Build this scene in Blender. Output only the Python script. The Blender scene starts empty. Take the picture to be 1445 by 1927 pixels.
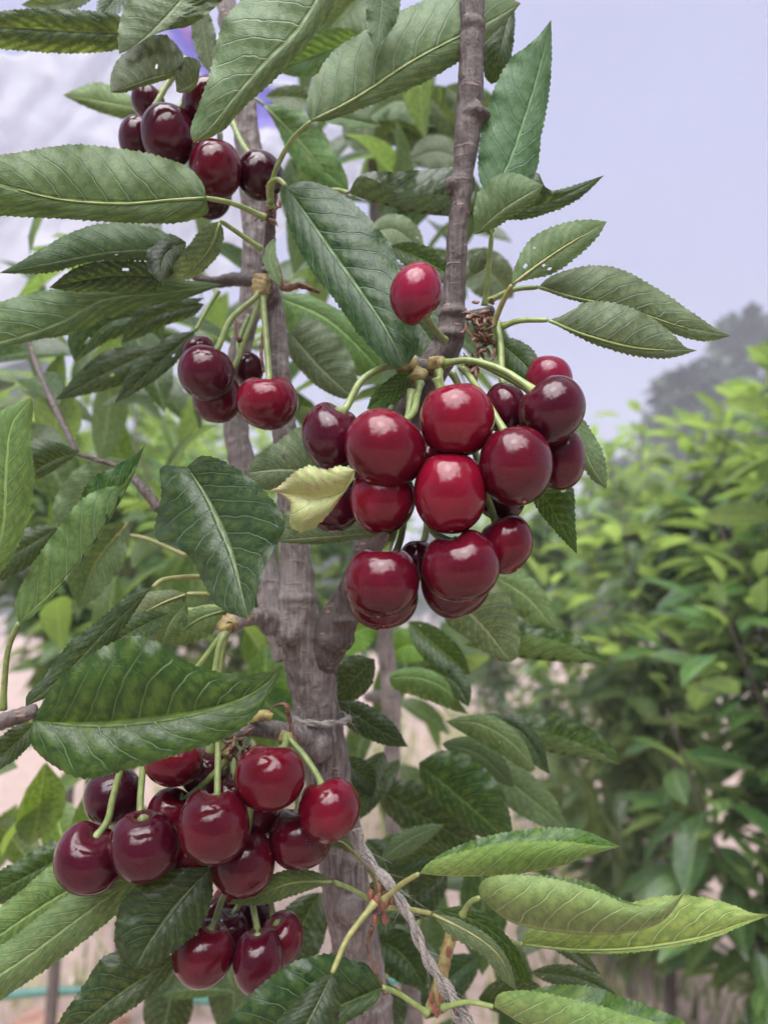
import bpy, math, random
import numpy as np
from mathutils import Vector, noise as mnoise

random.seed(7)
RNG = np.random.default_rng(7)
SC = bpy.context.scene
COL = SC.collection

# ------------------------------------------------------------------ camera
F = 1450.0; CX, CY = 722.5, 963.5
PITCH = math.radians(6.5)
CAM = np.array([0.0, 0.0, 1.3])
FW = np.array([0, math.cos(PITCH), math.sin(PITCH)])
UP = np.array([0, -math.sin(PITCH), math.cos(PITCH)])
RT = np.array([1.0, 0, 0])

def P(x, y, d):
    """a point seen at photo position x, y, at distance d along the view axis"""
    x = np.asarray(x, float); y = np.asarray(y, float); d = np.asarray(d, float)
    return (CAM + d[..., None] * (FW + ((x - CX) / F)[..., None] * RT - ((y - CY) / F)[..., None] * UP))

cam_d = bpy.data.cameras.new('camera'); cam = bpy.data.objects.new('camera', cam_d); COL.objects.link(cam)
cam.location = CAM; cam.rotation_euler = (math.pi / 2 + PITCH, 0, 0)
cam_d.sensor_fit = 'HORIZONTAL'; cam_d.sensor_width = 36; cam_d.lens = 36 * F / 1445
cam_d.clip_start = 0.01; cam_d.clip_end = 2000
cam_d.dof.use_dof = True; cam_d.dof.focus_distance = 0.302; cam_d.dof.aperture_fstop = 10.5
SC.camera = cam

# ------------------------------------------------------------------ node helper
class N:
    def __init__(s, name):
        s.m = bpy.data.materials.new(name); s.m.use_nodes = True
        s.t = s.m.node_tree; s.t.nodes.clear()
        s.out = s.t.nodes.new('ShaderNodeOutputMaterial')
    def n(s, typ, ins=None, **kw):
        nd = s.t.nodes.new('ShaderNode' + typ)
        for k, v in kw.items(): setattr(nd, k, v)
        for k, v in (ins or {}).items(): s.set(nd.inputs[k], v)
        return nd
    def set(s, sock, v):
        if hasattr(v, 'outputs'): v = v.outputs[0]
        if isinstance(v, bpy.types.NodeSocket): s.t.links.new(v, sock)
        elif isinstance(v, (tuple, list)) and len(v) == 3 and sock.type == 'RGBA': sock.default_value = (*v, 1)
        else: sock.default_value = v
    def math(s, op, a, b=None, c=None, clamp=False):
        nd = s.n('Math', operation=op, use_clamp=clamp); s.set(nd.inputs[0], a)
        if b is not None: s.set(nd.inputs[1], b)
        if c is not None: s.set(nd.inputs[2], c)
        return nd.outputs[0]
    def step(s, x, a, b):
        nd = s.n('MapRange', interpolation_type='SMOOTHSTEP')
        s.set(nd.inputs['Value'], x); nd.inputs['From Min'].default_value = a; nd.inputs['From Max'].default_value = b
        return nd.outputs[0]
    def mix(s, f, a, b, mode='MIX'):
        nd = s.n('Mix', data_type='RGBA', blend_type=mode)
        s.set(nd.inputs[0], f); s.set(nd.inputs[6], a); s.set(nd.inputs[7], b)
        return nd.outputs[2]
    def noise(s, vec, scale, detail=3, rough=.55, out=0):
        nd = s.n('TexNoise', {'Scale': scale, 'Detail': detail, 'Roughness': rough})
        if vec is not None: s.set(nd.inputs['Vector'], vec)
        return nd.outputs[out]
    def mapping(s, vec, scale):
        nd = s.n('Mapping', {'Scale': scale}); s.set(nd.inputs['Vector'], vec); return nd.outputs[0]
    def bump(s, h, strength, dist, nrm=None):
        nd = s.n('Bump', {'Height': h, 'Strength': strength, 'Distance': dist})
        if nrm is not None: s.set(nd.inputs['Normal'], nrm)
        return nd.outputs[0]
    def done(s, shader):
        s.set(s.out.inputs['Surface'], shader); return s.m

# ------------------------------------------------------------------ materials
def leaf_material(name, far=False, yellow=False):
    k = N(name)
    uv = k.n('UVMap').outputs[0]
    sep = k.n('SeparateXYZ', {0: uv}); u, v = sep.outputs[0], sep.outputs[1]
    a0 = k.math('MULTIPLY_ADD', v, 2.0, -1.0); a = k.math('ABSOLUTE', a0)
    side = k.math('GREATER_THAN', v, .5)
    oi = k.n('ObjectInfo')
    rnd = oi.outputs['Random']
    comb = k.n('CombineXYZ', {0: u, 1: v, 2: k.math('MULTIPLY', rnd, 37.0)}).outputs[0]
    n1 = k.noise(comb, 5, 2); n2 = k.noise(k.mapping(comb, (3, 1, 1)), 9, 4, .6)
    tint = k.n('Attribute', attribute_name='tint').outputs[0] if far else oi.outputs['Color']
    back = k.n('NewGeometry').outputs['Backfacing']
    if far:
        mid = k.math('SUBTRACT', 1.0, k.step(a, .03, .1)); vein = mid; ret = 0.0; tip = 0.0
        veins = mid
    else:
        s0 = k.math('MULTIPLY_ADD', u, 10.0, k.math('MULTIPLY', side, .45))
        s1 = k.math('SUBTRACT', s0, k.math('MULTIPLY', k.math('POWER', a, 1.2), 2.2))
        s2 = k.math('MULTIPLY_ADD', k.math('SUBTRACT', k.noise(comb, 4, 2), .5), .7, s1)
        f = k.math('MULTIPLY', k.math('ABSOLUTE', k.math('SUBTRACT', k.math('FRACT', s2), .5)), 2.0)
        lat = k.math('MULTIPLY', k.step(f, .875, .97), k.math('SUBTRACT', 1.0, k.step(a, .6, .97)))
        quilt = k.step(f, .1, .9)
        mid = k.math('SUBTRACT', 1.0, k.step(a, .03, .085))
        vor = k.n('TexVoronoi', {'Scale': 1.0}, feature='DISTANCE_TO_EDGE', voronoi_dimensions='2D')
        dm = k.n('CombineXYZ', {0: k.math('MULTIPLY_ADD', n1, 4.0, k.math('MULTIPLY', u, 34.0)), 1: k.math('MULTIPLY_ADD', n2, 1.5, k.math('MULTIPLY', v, 17.0))})
        k.set(vor.inputs['Vector'], dm)
        ret = k.math('SUBTRACT', 1.0, k.step(vor.outputs['Distance'], .0, .085))
        vein = k.math('MAXIMUM', lat, mid)
        veins = k.math('MAXIMUM', vein, k.math('MULTIPLY', ret, .13))
    if yellow:
        ca = k.mix(k.step(n2, .35, .62), (.27, .35, .12), (.37, .385, .18))
        ca = k.mix(k.math('MULTIPLY', k.step(u, .6, 1.0), .75), ca, (.5, .40, .26))
        ca = k.mix(k.step(k.noise(comb, 14, 3), .6, .7), ca, (.4, .2, .11))
        up = lo = k.mix(vein, ca, (.52, .52, .26)); tr = (.5, .48, .12)
    else:
        up = k.mix(k.step(n2, .3, .7), (.009, .025, .009), (.020, .044, .014))
        up = k.mix(k.math('MULTIPLY', veins, .5), up, (.15, .20, .10))
        lo = k.mix(k.step(n2, .3, .7), (.072, .116, .052), (.106, .147, .077))
        lo = k.mix(k.math('MULTIPLY', veins, .85), lo, (.23, .285, .165))
        tr = k.mix(k.step(n2, .25, .68), (.08, .14, .03), (.32, .43, .085) if far else (.42, .52, .075))
        if not far: tr = k.mix(k.math('MULTIPLY', quilt, .8), tr, (.065, .12, .024))
        var = k.n('HueSaturation', {'Hue': k.math('MULTIPLY_ADD', rnd, .03, .485), 'Saturation': k.math('MULTIPLY_ADD', rnd, .25, .85), 'Value': k.math('MULTIPLY_ADD', rnd, .35, .85)})
        col0 = k.mix(back, up, lo)
        k.set(var.inputs['Color'], col0)
        up = lo = k.mix(1.0, var.outputs[0], tint, 'MULTIPLY')
        tr = k.mix(1.0, tr, tint, 'MULTIPLY')
        # browned tip
        tipm = k.math('MULTIPLY', k.step(u, .965, 1.0), k.step(rnd, .3, .5))
        up = k.mix(tipm, up, (.2, .12, .03))
    fine = k.noise(k.mapping(comb, (120, 45, 1)), 1.0, 2)
    h = k.math('MULTIPLY', vein if far else k.math('MAXIMUM', vein, k.math('MULTIPLY', ret, k.math('MULTIPLY_ADD', back, .04, .07))), k.math('MULTIPLY_ADD', back, 2.0, -1.0))
    h = k.math('ADD', h, k.math('MULTIPLY', fine, .18))
    h = k.math('ADD', h, k.math('MULTIPLY', n2, .22))
    nrm = k.bump(h, .75, .0008)
    rough = k.math('ADD', k.math('MULTIPLY_ADD', back, .24, .19), k.math('MULTIPLY', n2, .10))
    bs = k.n('BsdfPrincipled', {'Base Color': up, 'Roughness': rough, 'Normal': nrm, 'IOR': 1.45})
    bs.inputs['Specular IOR Level'].default_value = .34
    tl = k.n('BsdfTranslucent', {'Color': tr, 'Normal': nrm})
    mx = k.n('MixShader', {0: .27, 1: bs, 2: tl})
    if not far and not yellow:
        # a few small insect holes with a browned rim
        hv = k.n('TexVoronoi', {'Scale': 1.0}); k.set(hv.inputs['Vector'], k.n('CombineXYZ', {0: k.math('MULTIPLY_ADD', n1, .12, k.math('MULTIPLY', u, 5.0)), 1: k.math('MULTIPLY_ADD', n1, .12, k.math('MULTIPLY', v, 2.2)), 2: k.math('MULTIPLY', rnd, 91.0)}).outputs[0])
        cell = k.n('SeparateColor', {0: hv.outputs['Color']}).outputs
        on = k.math('GREATER_THAN', cell[0], .70); rad = k.math('MULTIPLY', cell[1], .11)
        hole = k.math('MULTIPLY', on, k.math('LESS_THAN', hv.outputs['Distance'], rad))
        rim = k.math('MULTIPLY', on, k.math('LESS_THAN', hv.outputs['Distance'], k.math('MULTIPLY_ADD', rad, 1.25, .012)))
        k.set(bs.inputs['Base Color'], k.mix(k.math('MULTIPLY', rim, .75), up, (.16, .12, .04)))
        mx = k.n('MixShader', {0: hole, 1: mx, 2: k.n('BsdfTransparent')})
    return k.done(mx)

def bark_material(name, c0, c1, scale=1.0, streak=(.30, .262, .25)):
    k = N(name)
    co = k.n('TexCoord').outputs['Object']
    big = k.noise(co, 60 * scale, 6, .65)
    lent = k.noise(k.mapping(co, (60, 60, 420)), scale, 3)
    fib = k.noise(k.mapping(co, (620, 620, 45)), scale, 5, .65)
    fin = k.noise(co, 700 * scale, 4, .65)
    col = k.mix(k.step(big, .35, .66), c0, c1)
    col = k.mix(k.math('MULTIPLY', k.step(fib, .42, .66), .6), col, streak)
    col = k.mix(k.math('MULTIPLY', k.step(lent, .66, .72), .8), col, (.2, .13, .10))
    ln = k.n('TexVoronoi', {'Scale': 1.0}); k.set(ln.inputs['Vector'], k.mapping(co, (95, 95, 260)))
    spot = k.math('SUBTRACT', 1.0, k.step(ln.outputs['Distance'], .10, .2))
    col = k.mix(k.math('MULTIPLY', spot, .8), col, (.27, .17, .12))
    col = k.mix(k.step(fin, .6, .74), col, (.07, .05, .045))
    h = k.math('ADD', k.math('MULTIPLY', fib, 1.3), k.math('MULTIPLY', k.step(lent, .6, .74), .35))
    h = k.math('ADD', h, k.math('MULTIPLY', fin, .5)); h = k.math('ADD', h, k.math('MULTIPLY', spot, .35))
    bs = k.n('BsdfPrincipled', {'Base Color': col, 'Roughness': .62, 'Normal': k.bump(h, .75, .0014)})
    return k.done(bs)

def simple_material(name, c0, c1, scale, rough=.6, bump=.3, dist=.0005, spec=.5, obj_tint=False, coord='Object'):
    k = N(name)
    co = k.n('TexCoord').outputs[coord]
    n = k.noise(co, scale, 4, .6)
    col = k.mix(k.step(n, .35, .65), c0, c1)
    if obj_tint: col = k.mix(1.0, col, k.n('ObjectInfo').outputs['Color'], 'MULTIPLY')
    bs = k.n('BsdfPrincipled', {'Base Color': col, 'Roughness': rough, 'Normal': k.bump(n, bump, dist)})
    bs.inputs['Specular IOR Level'].default_value = spec
    return k.done(bs)

def cherry_material():
    k = N('cherry_skin')
    co = k.n('TexCoord').outputs['Object']
    oi = k.n('ObjectInfo'); rnd = oi.outputs['Random']
    uv = k.n('SeparateXYZ', {0: k.n('UVMap').outputs[0]})
    seed = k.n('VectorMath', operation='ADD'); k.set(seed.inputs[0], co); cr = k.n('CombineXYZ', {0: rnd, 1: rnd, 2: rnd}); k.set(seed.inputs[1], cr)
    sv = seed.outputs[0]
    big = k.noise(sv, 55, 2); 
    col = k.mix(k.step(big, .32, .7), oi.outputs['Color'], k.mix(1.0, oi.outputs['Color'], (.62, .5, .62), 'MULTIPLY'))
    vor = k.n('TexVoronoi', {'Scale': 1500.0}); k.set(vor.inputs['Vector'], sv)
    dots = k.math('SUBTRACT', 1.0, k.step(vor.outputs['Distance'], .16, .34))
    col = k.mix(k.math('MULTIPLY', dots, .10), col, (.4, .1, .1))
    # russet flecks and the pale dot opposite the stem
    fl = k.math('MULTIPLY', k.step(k.noise(sv, 190, 4, .7), .685, .72), k.step(rnd, .45, .55))
    col = k.mix(k.math('MULTIPLY', fl, .7), col, (.42, .2, .1))
    v = uv.outputs[1]
    col = k.mix(k.step(v, .978, .988), col, (.36, .2, .11))
    rough = k.math('MULTIPLY_ADD', k.noise(sv, 320, 4, .65), .11, .06)
    h = k.math('ADD', k.math('MULTIPLY', k.noise(sv, 160, 2), 1.0), k.math('MULTIPLY', dots, .02))
    bs = k.n('BsdfPrincipled', {'Base Color': col, 'Roughness': rough, 'IOR': 1.40, 'Normal': k.bump(h, .2, .0012)})
    bs.inputs['Subsurface Weight'].default_value = .04
    bs.inputs['Subsurface Radius'].default_value = (1, .12, .1)
    bs.inputs['Subsurface Scale'].default_value = .003
    bs.inputs['Coat Weight'].default_value = .0
    return k.done(bs)

def ground_material():
    k = N('bare_soil')
    co = k.n('TexCoord').outputs['Object']
    a = k.noise(co, 1.3, 5); b = k.noise(co, 14, 5, .65); c = k.noise(co, 70, 4, .7)
    col = k.mix(k.step(b, .3, .68), (.31, .22, .19), (.40, .295, .26))
    col = k.mix(k.math('MULTIPLY', k.step(c, .55, .7), .6), col, (.2, .135, .105))
    col = k.mix(k.math('MULTIPLY', k.step(a, .55, .7), .55), col, (.20, .19, .09))
    h = k.math('ADD', b, k.math('MULTIPLY', c, .5))
    bs = k.n('BsdfPrincipled', {'Base Color': col, 'Roughness': .9, 'Normal': k.bump(h, .8, .03)})
    return k.done(bs)

def plastic_material():
    k = N('clear_film')
    co = k.n('TexCoord').outputs['Object']
    n = k.noise(co, 6, 3, .5); w = k.noise(k.mapping(co, (40, 40, 9)), 1, 3)
    uv = k.n('SeparateXYZ', {0: k.n('UVMap').outputs[0]})
    def patch(x0, x1, y0, y1):
        m = k.math('MULTIPLY', k.step(uv.outputs[0], x0, x0 + .05), k.math('SUBTRACT', 1.0, k.step(uv.outputs[0], x1 - .05, x1)))
        m2 = k.math('MULTIPLY', k.step(uv.outputs[1], y0, y0 + .05), k.math('SUBTRACT', 1.0, k.step(uv.outputs[1], y1 - .05, y1)))
        return k.math('MULTIPLY', m, m2)
    pr = k.math('MAXIMUM', patch(.68, .90, .02, .34), patch(.49, .64, .0, .22))
    col = k.mix(pr, (.80, .80, .85), k.mix(k.step(w, .45, .6), (.30, .26, .68), (.46, .26, .58)))
    dirt = k.step(k.noise(co, 28, 3), .72, .78)
    col = k.mix(dirt, col, (.2, .13, .09))
    tl = k.n('BsdfTranslucent', {'Color': col}); 
    bs = k.n('BsdfPrincipled', {'Base Color': col, 'Roughness': .5, 'Normal': k.bump(w, .1, .002)})
    op = k.n('MixShader', {0: .6, 1: bs, 2: tl})
    tp = k.n('BsdfTransparent', {'Color': (.95, .95, .97)})
    fac = k.math('MAXIMUM', k.math('MAXIMUM', k.math('MULTIPLY_ADD', k.step(n, .1, .9), .1, .40), k.math('MULTIPLY', pr, .8)), dirt)
    return k.done(k.n('MixShader', {0: fac, 1: tp, 2: op}))

M_LEAF = leaf_material('leaf_blade'); M_YELLOW = leaf_material('yellowing_leaf_blade', yellow=True)
M_CROWN = leaf_material('crown_leaves', far=True)
M_BARK = bark_material('grey_cherry_bark', (.072, .056, .048), (.185, .157, .147))
M_BARK_B = bark_material('brown_cherry_bark', (.038, .026, .023), (.085, .064, .059), streak=(.14, .115, .108))
M_STEM = simple_material('green_stem', (.15, .205, .06), (.225, .265, .095), 260, .42, .2, obj_tint=True)
M_BRACT = simple_material('dry_brown_scales', (.05, .022, .016), (.20, .10, .06), 420, .7, .6)
M_KNUCKLE = simple_material('ringed_spur_skin', (.34, .29, .1), (.2, .13, .06), 330, .55, .5)
M_BUD = simple_material('red_buds', (.16, .05, .03), (.26, .10, .06), 300, .45, .2)
M_CHERRY = cherry_material()
M_TWINE = simple_material('hemp_fibre', (.20, .175, .16), (.34, .31, .285), 900, .9, .6)
M_GROUND = ground_material(); M_FILM = plastic_material()
M_HOSE = simple_material('teal_plastic', (.03, .12, .10), (.05, .18, .15), 20, .45, .1)
M_WOOD = simple_material('weathered_timber', (.20, .10, .07), (.34, .20, .15), 25, .8, .6, .004)
M_STONE = simple_material('dusty_stone', (.36, .27, .23), (.50, .40, .36), 30, .9, .6, .006)
M_GRASS = simple_material('dry_grass', (.28, .26, .10), (.12, .17, .05), 4, .8, .1)
M_FAR = simple_material('far_needles', (.012, .022, .012), (.035, .055, .025), 3, .7, .1)

# ------------------------------------------------------------------ object helpers
def mesh_obj(name, V, Fs, mat, parent=None, uv=None, smooth=True, origin=None, tint=None):
    V = np.asarray(V, float)
    if origin is None: origin = np.zeros(3)
    me = bpy.data.meshes.new(name)
    me.from_pydata((V - origin).tolist(), [], [tuple(int(i) for i in f) for f in Fs])
    if uv is not None:
        lay = me.uv_layers.new(name='UVMap')
        idx = np.empty(len(me.loops), int); me.loops.foreach_get('vertex_index', idx)
        lay.data.foreach_set('uv', np.asarray(uv, float)[idx].ravel())
    if tint is not None:
        at = me.attributes.new('tint', 'FLOAT_COLOR', 'POINT')
        at.data.foreach_set('color', np.asarray(tint, float).ravel())
    me.materials.append(mat)
    if smooth: me.polygons.foreach_set('use_smooth', np.ones(len(me.polygons), bool))
    me.update()
    o = bpy.data.objects.new(name, me); COL.objects.link(o)
    o.location = origin
    if parent is not None: o.parent = parent; o.location = Vector(origin) - parent_loc(parent)
    return o

def parent_loc(p):
    v = Vector((0, 0, 0))
    while p is not None: v += p.location; p = p.parent
    return v

def tag(o, label, cat, group=None):
    o['label'] = label; o['category'] = cat
    if group: o['group'] = group
    return o

def empty(name, loc, label, cat, group=None):
    o = bpy.data.objects.new(name, None); COL.objects.link(o); o.location = loc; o.empty_display_size = .05
    return tag(o, label, cat, group)

def pts(s):
    if isinstance(s, str): s = [float(q) for q in s.replace(',', ' ').split()]
    return np.asarray(s, float).reshape(-1, 2)

def spline(p, n, u=None):
    """Catmull-Rom through p, resampled evenly by length (any dimension)"""
    p = np.asarray(p, float)
    if len(p) == 2: q = p[0] + (p[1] - p[0]) * np.linspace(0, 1, 40)[:, None]
    else:
        e = np.vstack([2 * p[0] - p[1], p, 2 * p[-1] - p[-2]]); q = []
        for i in range(1, len(e) - 2):
            t = np.linspace(0, 1, 16, endpoint=False)[:, None]
            a, b, c, d = e[i - 1], e[i], e[i + 1], e[i + 2]
            q.append(.5 * (2 * b + (c - a) * t + (2 * a - 5 * b + 4 * c - d) * t ** 2 + (3 * b - a - 3 * c + d) * t ** 3))
        q = np.vstack(q + [p[-1:]])
    L = np.concatenate([[0], np.cumsum(np.linalg.norm(np.diff(q[:, :2] if p.shape[1] < 4 else q[:, :3], axis=0), axis=1))])
    if u is None: u = np.linspace(0, 1, n)
    x = u * L[-1]
    return np.stack([np.interp(x, L, q[:, k]) for k in range(q.shape[1])], 1)

def tube(path, rad, seg=10, cap=True, lump=0.0):
    """closed tube along a 3-D path with a radius per point -> verts, faces"""
    path = np.asarray(path, float); n = len(path); rad = np.broadcast_to(rad, n)
    T = np.gradient(path, axis=0); T /= np.linalg.norm(T, axis=1)[:, None] + 1e-12
    a = np.array([0, 1.0, 0]) if abs(T[0][1]) < .9 else np.array([1.0, 0, 0])
    nx = np.cross(T[0], a); nx /= np.linalg.norm(nx)
    V = []
    ph = np.linspace(0, 2 * np.pi, seg, endpoint=False)
    for i in range(n):
        nx = nx - T[i] * np.dot(nx, T[i]); nx /= np.linalg.norm(nx); ny = np.cross(T[i], nx)
        rr = rad[i] * (1 + lump * np.sin(ph * 3 + i * .7) * np.sin(i * .9 + 1))
        V.append(path[i] + (np.cos(ph) * rr)[:, None] * nx + (np.sin(ph) * rr)[:, None] * ny)
    V = np.vstack(V); Fs = []
    for i in range(n - 1):
        for j in range(seg):
            k = (j + 1) % seg
            Fs.append((i * seg + j, i * seg + k, (i + 1) * seg + k, (i + 1) * seg + j))
    if cap:
        Fs.append(tuple(range(seg - 1, -1, -1))); Fs.append(tuple(range((n - 1) * seg, n * seg)))
    return V, Fs

class Acc:
    """collects several shapes into one mesh"""
    def __init__(s): s.V = []; s.F = []; s.n = 0; s.uv = []; s.t = []
    def add(s, V, Fs, uv=None, tint=None):
        s.V.append(V); s.F += [tuple(i + s.n for i in f) for f in Fs]; s.n += len(V)
        if uv is not None: s.uv.append(uv)
        if tint is not None: s.t.append(np.tile(np.array([*tint, 1.0]), (len(V), 1)))
    def obj(s, name, mat, parent=None, **kw):
        return mesh_obj(name, np.vstack(s.V), s.F, mat, parent, uv=np.vstack(s.uv) if s.uv else None, tint=np.vstack(s.t) if s.t else None, **kw)

def px_tube(spec, n=None, seg=12, lump=0.0):
    """spec: rows x, y, d, r (r in photo pixels)"""
    a = np.asarray(spec, float).reshape(-1, 4)
    if n is None: n = max(8, 8 * len(a))
    q = spline(a, n)
    return tube(P(q[:, 0], q[:, 1], q[:, 2]), q[:, 3] * q[:, 2] / F, seg, lump=lump)

def blob(x, y, d, r, sq=(1, 1, 1), seg=12):
    c = P(x, y, d); R = r * d / F
    th = np.linspace(0, np.pi, seg)[:, None]; ph = np.linspace(0, 2 * np.pi, seg * 2, endpoint=False)[None]
    V = np.stack([np.sin(th) * np.cos(ph) * sq[0], np.sin(th) * np.sin(ph) * sq[1], np.cos(th) * np.ones_like(ph) * sq[2]], -1).reshape(-1, 3) * R + c
    m = seg * 2; Fs = []
    for i in range(seg - 1):
        for j in range(m):
            k = (j + 1) % m; Fs.append((i * m + j, (i + 1) * m + j, (i + 1) * m + k, i * m + k))
    return V, Fs

def remesh(o, vox, strength=.0012, size=.012, smooth=4):
    m = o.modifiers.new('join', 'REMESH'); m.mode = 'VOXEL'; m.voxel_size = vox; m.use_smooth_shade = True
    s = o.modifiers.new('soften', 'SMOOTH'); s.iterations = smooth; s.factor = .5
    for nm, sz, st in (('lumps', size, strength), ('grain', size * .28, strength * .4)):
        tx = bpy.data.textures.new(nm, 'CLOUDS'); tx.noise_scale = sz; tx.noise_depth = 2
        dm = o.modifiers.new(nm, 'DISPLACE'); dm.texture = tx; dm.texture_coords = 'GLOBAL'; dm.strength = st; dm.mid_level = .5
    return o

# ------------------------------------------------------------------ world and light
def world():
    w = bpy.data.worlds.new('World'); SC.world = w; w.use_nodes = True
    t = w.node_tree; t.nodes.clear()
    def nd(x, **kw):
        q = t.nodes.new('ShaderNode' + x)
        for a, b in kw.items(): setattr(q, a, b)
        return q
    L = t.links.new
    sky = nd('TexSky', sky_type='NISHITA', sun_disc=False)
    sky.sun_elevation = SUN_EL; sky.sun_rotation = SUN_ROT
    co = nd('TexCoord'); sp = nd('SeparateXYZ'); L(co.outputs['Generated'], sp.inputs[0])
    ramp = nd('ValToRGB'); L(sp.outputs[2], ramp.inputs[0])
    e = ramp.color_ramp.elements
    e[0].position = 0.0; e[0].color = (.70, .705, .93, 1)
    e[1].position = .62; e[1].color = (.69, .70, 1.04, 1)
    for p_, c_ in ((.30, (.64, .65, .96, 1)), (.74, (1.0, 1.02, 1.3, 1)), (.9, (1.2, 1.2, 1.45, 1)), (1.0, (1.3, 1.3, 1.5, 1))):
        q = e.new(p_); q.color = c_
    ramp.color_ramp.interpolation = 'EASE'
    nz = nd('TexNoise'); nz.inputs['Scale'].default_value = 2.2; nz.inputs['Detail'].default_value = 4
    L(co.outputs['Generated'], nz.inputs['Vector'])
    mr = nd('MapRange'); L(nz.outputs[0], mr.inputs['Value'])
    mr.inputs['From Min'].default_value = .3; mr.inputs['From Max'].default_value = .7
    mr.inputs['To Min'].default_value = 10.0 * 1.03; mr.inputs['To Max'].default_value = 10.0 * 1.15
    cl = nd('VectorMath', operation='SCALE'); L(ramp.outputs[0], cl.inputs[0]); L(mr.outputs[0], cl.inputs['Scale'])
    # bright patch added round the sun for fruit highlights; sky behind the viewer dimmed
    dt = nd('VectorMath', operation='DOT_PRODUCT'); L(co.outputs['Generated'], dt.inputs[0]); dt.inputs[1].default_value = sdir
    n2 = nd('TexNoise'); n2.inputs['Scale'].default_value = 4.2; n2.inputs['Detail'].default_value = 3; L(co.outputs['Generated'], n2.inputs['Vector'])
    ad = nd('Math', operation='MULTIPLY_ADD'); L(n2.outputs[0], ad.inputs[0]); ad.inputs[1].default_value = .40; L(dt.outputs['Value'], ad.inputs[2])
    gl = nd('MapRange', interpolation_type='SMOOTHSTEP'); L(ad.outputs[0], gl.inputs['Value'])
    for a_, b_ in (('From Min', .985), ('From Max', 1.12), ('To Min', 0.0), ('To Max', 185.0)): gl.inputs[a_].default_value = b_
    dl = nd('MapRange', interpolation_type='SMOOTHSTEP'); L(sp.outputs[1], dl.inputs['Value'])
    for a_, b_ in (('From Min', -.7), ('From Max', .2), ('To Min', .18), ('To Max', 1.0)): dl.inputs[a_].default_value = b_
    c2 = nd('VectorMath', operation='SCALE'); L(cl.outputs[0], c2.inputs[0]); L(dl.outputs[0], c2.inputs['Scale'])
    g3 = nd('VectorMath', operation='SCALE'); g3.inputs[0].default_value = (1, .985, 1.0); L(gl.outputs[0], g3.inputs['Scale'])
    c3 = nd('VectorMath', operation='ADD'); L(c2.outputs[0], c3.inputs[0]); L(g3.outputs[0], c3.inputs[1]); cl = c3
    mx = nd('Mix', data_type='RGBA'); mx.inputs[0].default_value = .93
    L(sky.outputs[0], mx.inputs[6]); L(cl.outputs[0], mx.inputs[7])
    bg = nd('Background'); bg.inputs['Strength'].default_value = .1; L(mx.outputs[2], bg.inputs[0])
    out = nd('OutputWorld'); L(bg.outputs[0], out.inputs[0])

SUN_EL = math.radians(57); SUN_AZ = math.radians(190)      # azimuth from +Y towards +X: behind the camera, a little left
SUN_ROT = SUN_AZ
sdir = Vector((math.cos(SUN_EL) * math.sin(SUN_AZ), math.cos(SUN_EL) * math.cos(SUN_AZ), math.sin(SUN_EL)))
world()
sd = bpy.data.lights.new('sun', 'SUN'); sun = bpy.data.objects.new('sun', sd); COL.objects.link(sun)
sd.energy = .8; sd.angle = math.radians(18); sd.color = (1, .955, .93)
sdir = Vector((math.cos(SUN_EL) * math.sin(SUN_AZ), math.cos(SUN_EL) * math.cos(SUN_AZ), math.sin(SUN_EL)))
sun.rotation_euler = sdir.to_track_quat('Z', 'Y').to_euler(); sun.location = (0, -2, 5)
SC.view_settings.view_transform = 'Standard'; SC.view_settings.look = 'None'; SC.view_settings.exposure = -.33; SC.view_settings.gamma = 1
SC.render.engine = 'CYCLES'
SC.cycles.max_bounces = 8; SC.cycles.transparent_max_bounces = 12; SC.cycles.diffuse_bounces = 3; SC.cycles.glossy_bounces = 3
SC.cycles.use_denoising = True

def haze():
    k = N('pale_air'); k.m.node_tree.links.clear()
    v = k.n('VolumePrincipled', {'Color': (.80, .81, .88), 'Density': HAZE}); k.t.links.new(v.outputs[0], k.out.inputs['Volume'])
    x0, x1, y0, y1, z0, z1 = -160, 160, -20, 165, -1.5, 17
    V = [(x, y, z) for x in (x0, x1) for y in (y0, y1) for z in (z0, z1)]
    o = mesh_obj('haze', V, [(0, 1, 3, 2), (4, 6, 7, 5), (0, 4, 5, 1), (2, 3, 7, 6), (0, 2, 6, 4), (1, 5, 7, 3)], k.m, smooth=False); o['kind'] = 'stuff'
HAZE = .011
haze()
# ------------------------------------------------------------------ the cherry tree in front and its parts
G_TREES = 'cherry trees of the orchard'
base = np.array([.012, .47, 0.0])
TREE = empty('cherry_tree', base, 'cherry tree in sharp focus, grey trunk tied with twine and hung with dark red cherries', 'tree', G_TREES)
base2 = np.array([.03, .80, 0.0])
TREE2 = empty('cherry_tree', base2, 'blurred cherry tree directly behind the fruiting one, thin grey stem and drooping leaves, no cherries', 'tree', G_TREES)

def limb(name, parent, specs, mat, vox=.0008, blobs=(), ground=None, slim=.89, strength=.0026):
    A = Acc()
    for s in specs:
        a = np.asarray(s, float).reshape(-1, 4); q = spline(a, 9 * len(a))
        path = P(q[:, 0], q[:, 1], q[:, 2]); rad = q[:, 3] * q[:, 2] / F * slim
        A.add(*tube(path, rad, 18, lump=.04))
    if ground is not None:
        A.add(*tube(spline(np.array(ground[0]), 30), np.interp(np.linspace(0, 1, 30), [0, .9, 1], ground[1]), 18))
    for b in blobs: A.add(*blob(*b))
    return remesh(A.obj(name, mat, parent), vox, strength)

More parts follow.
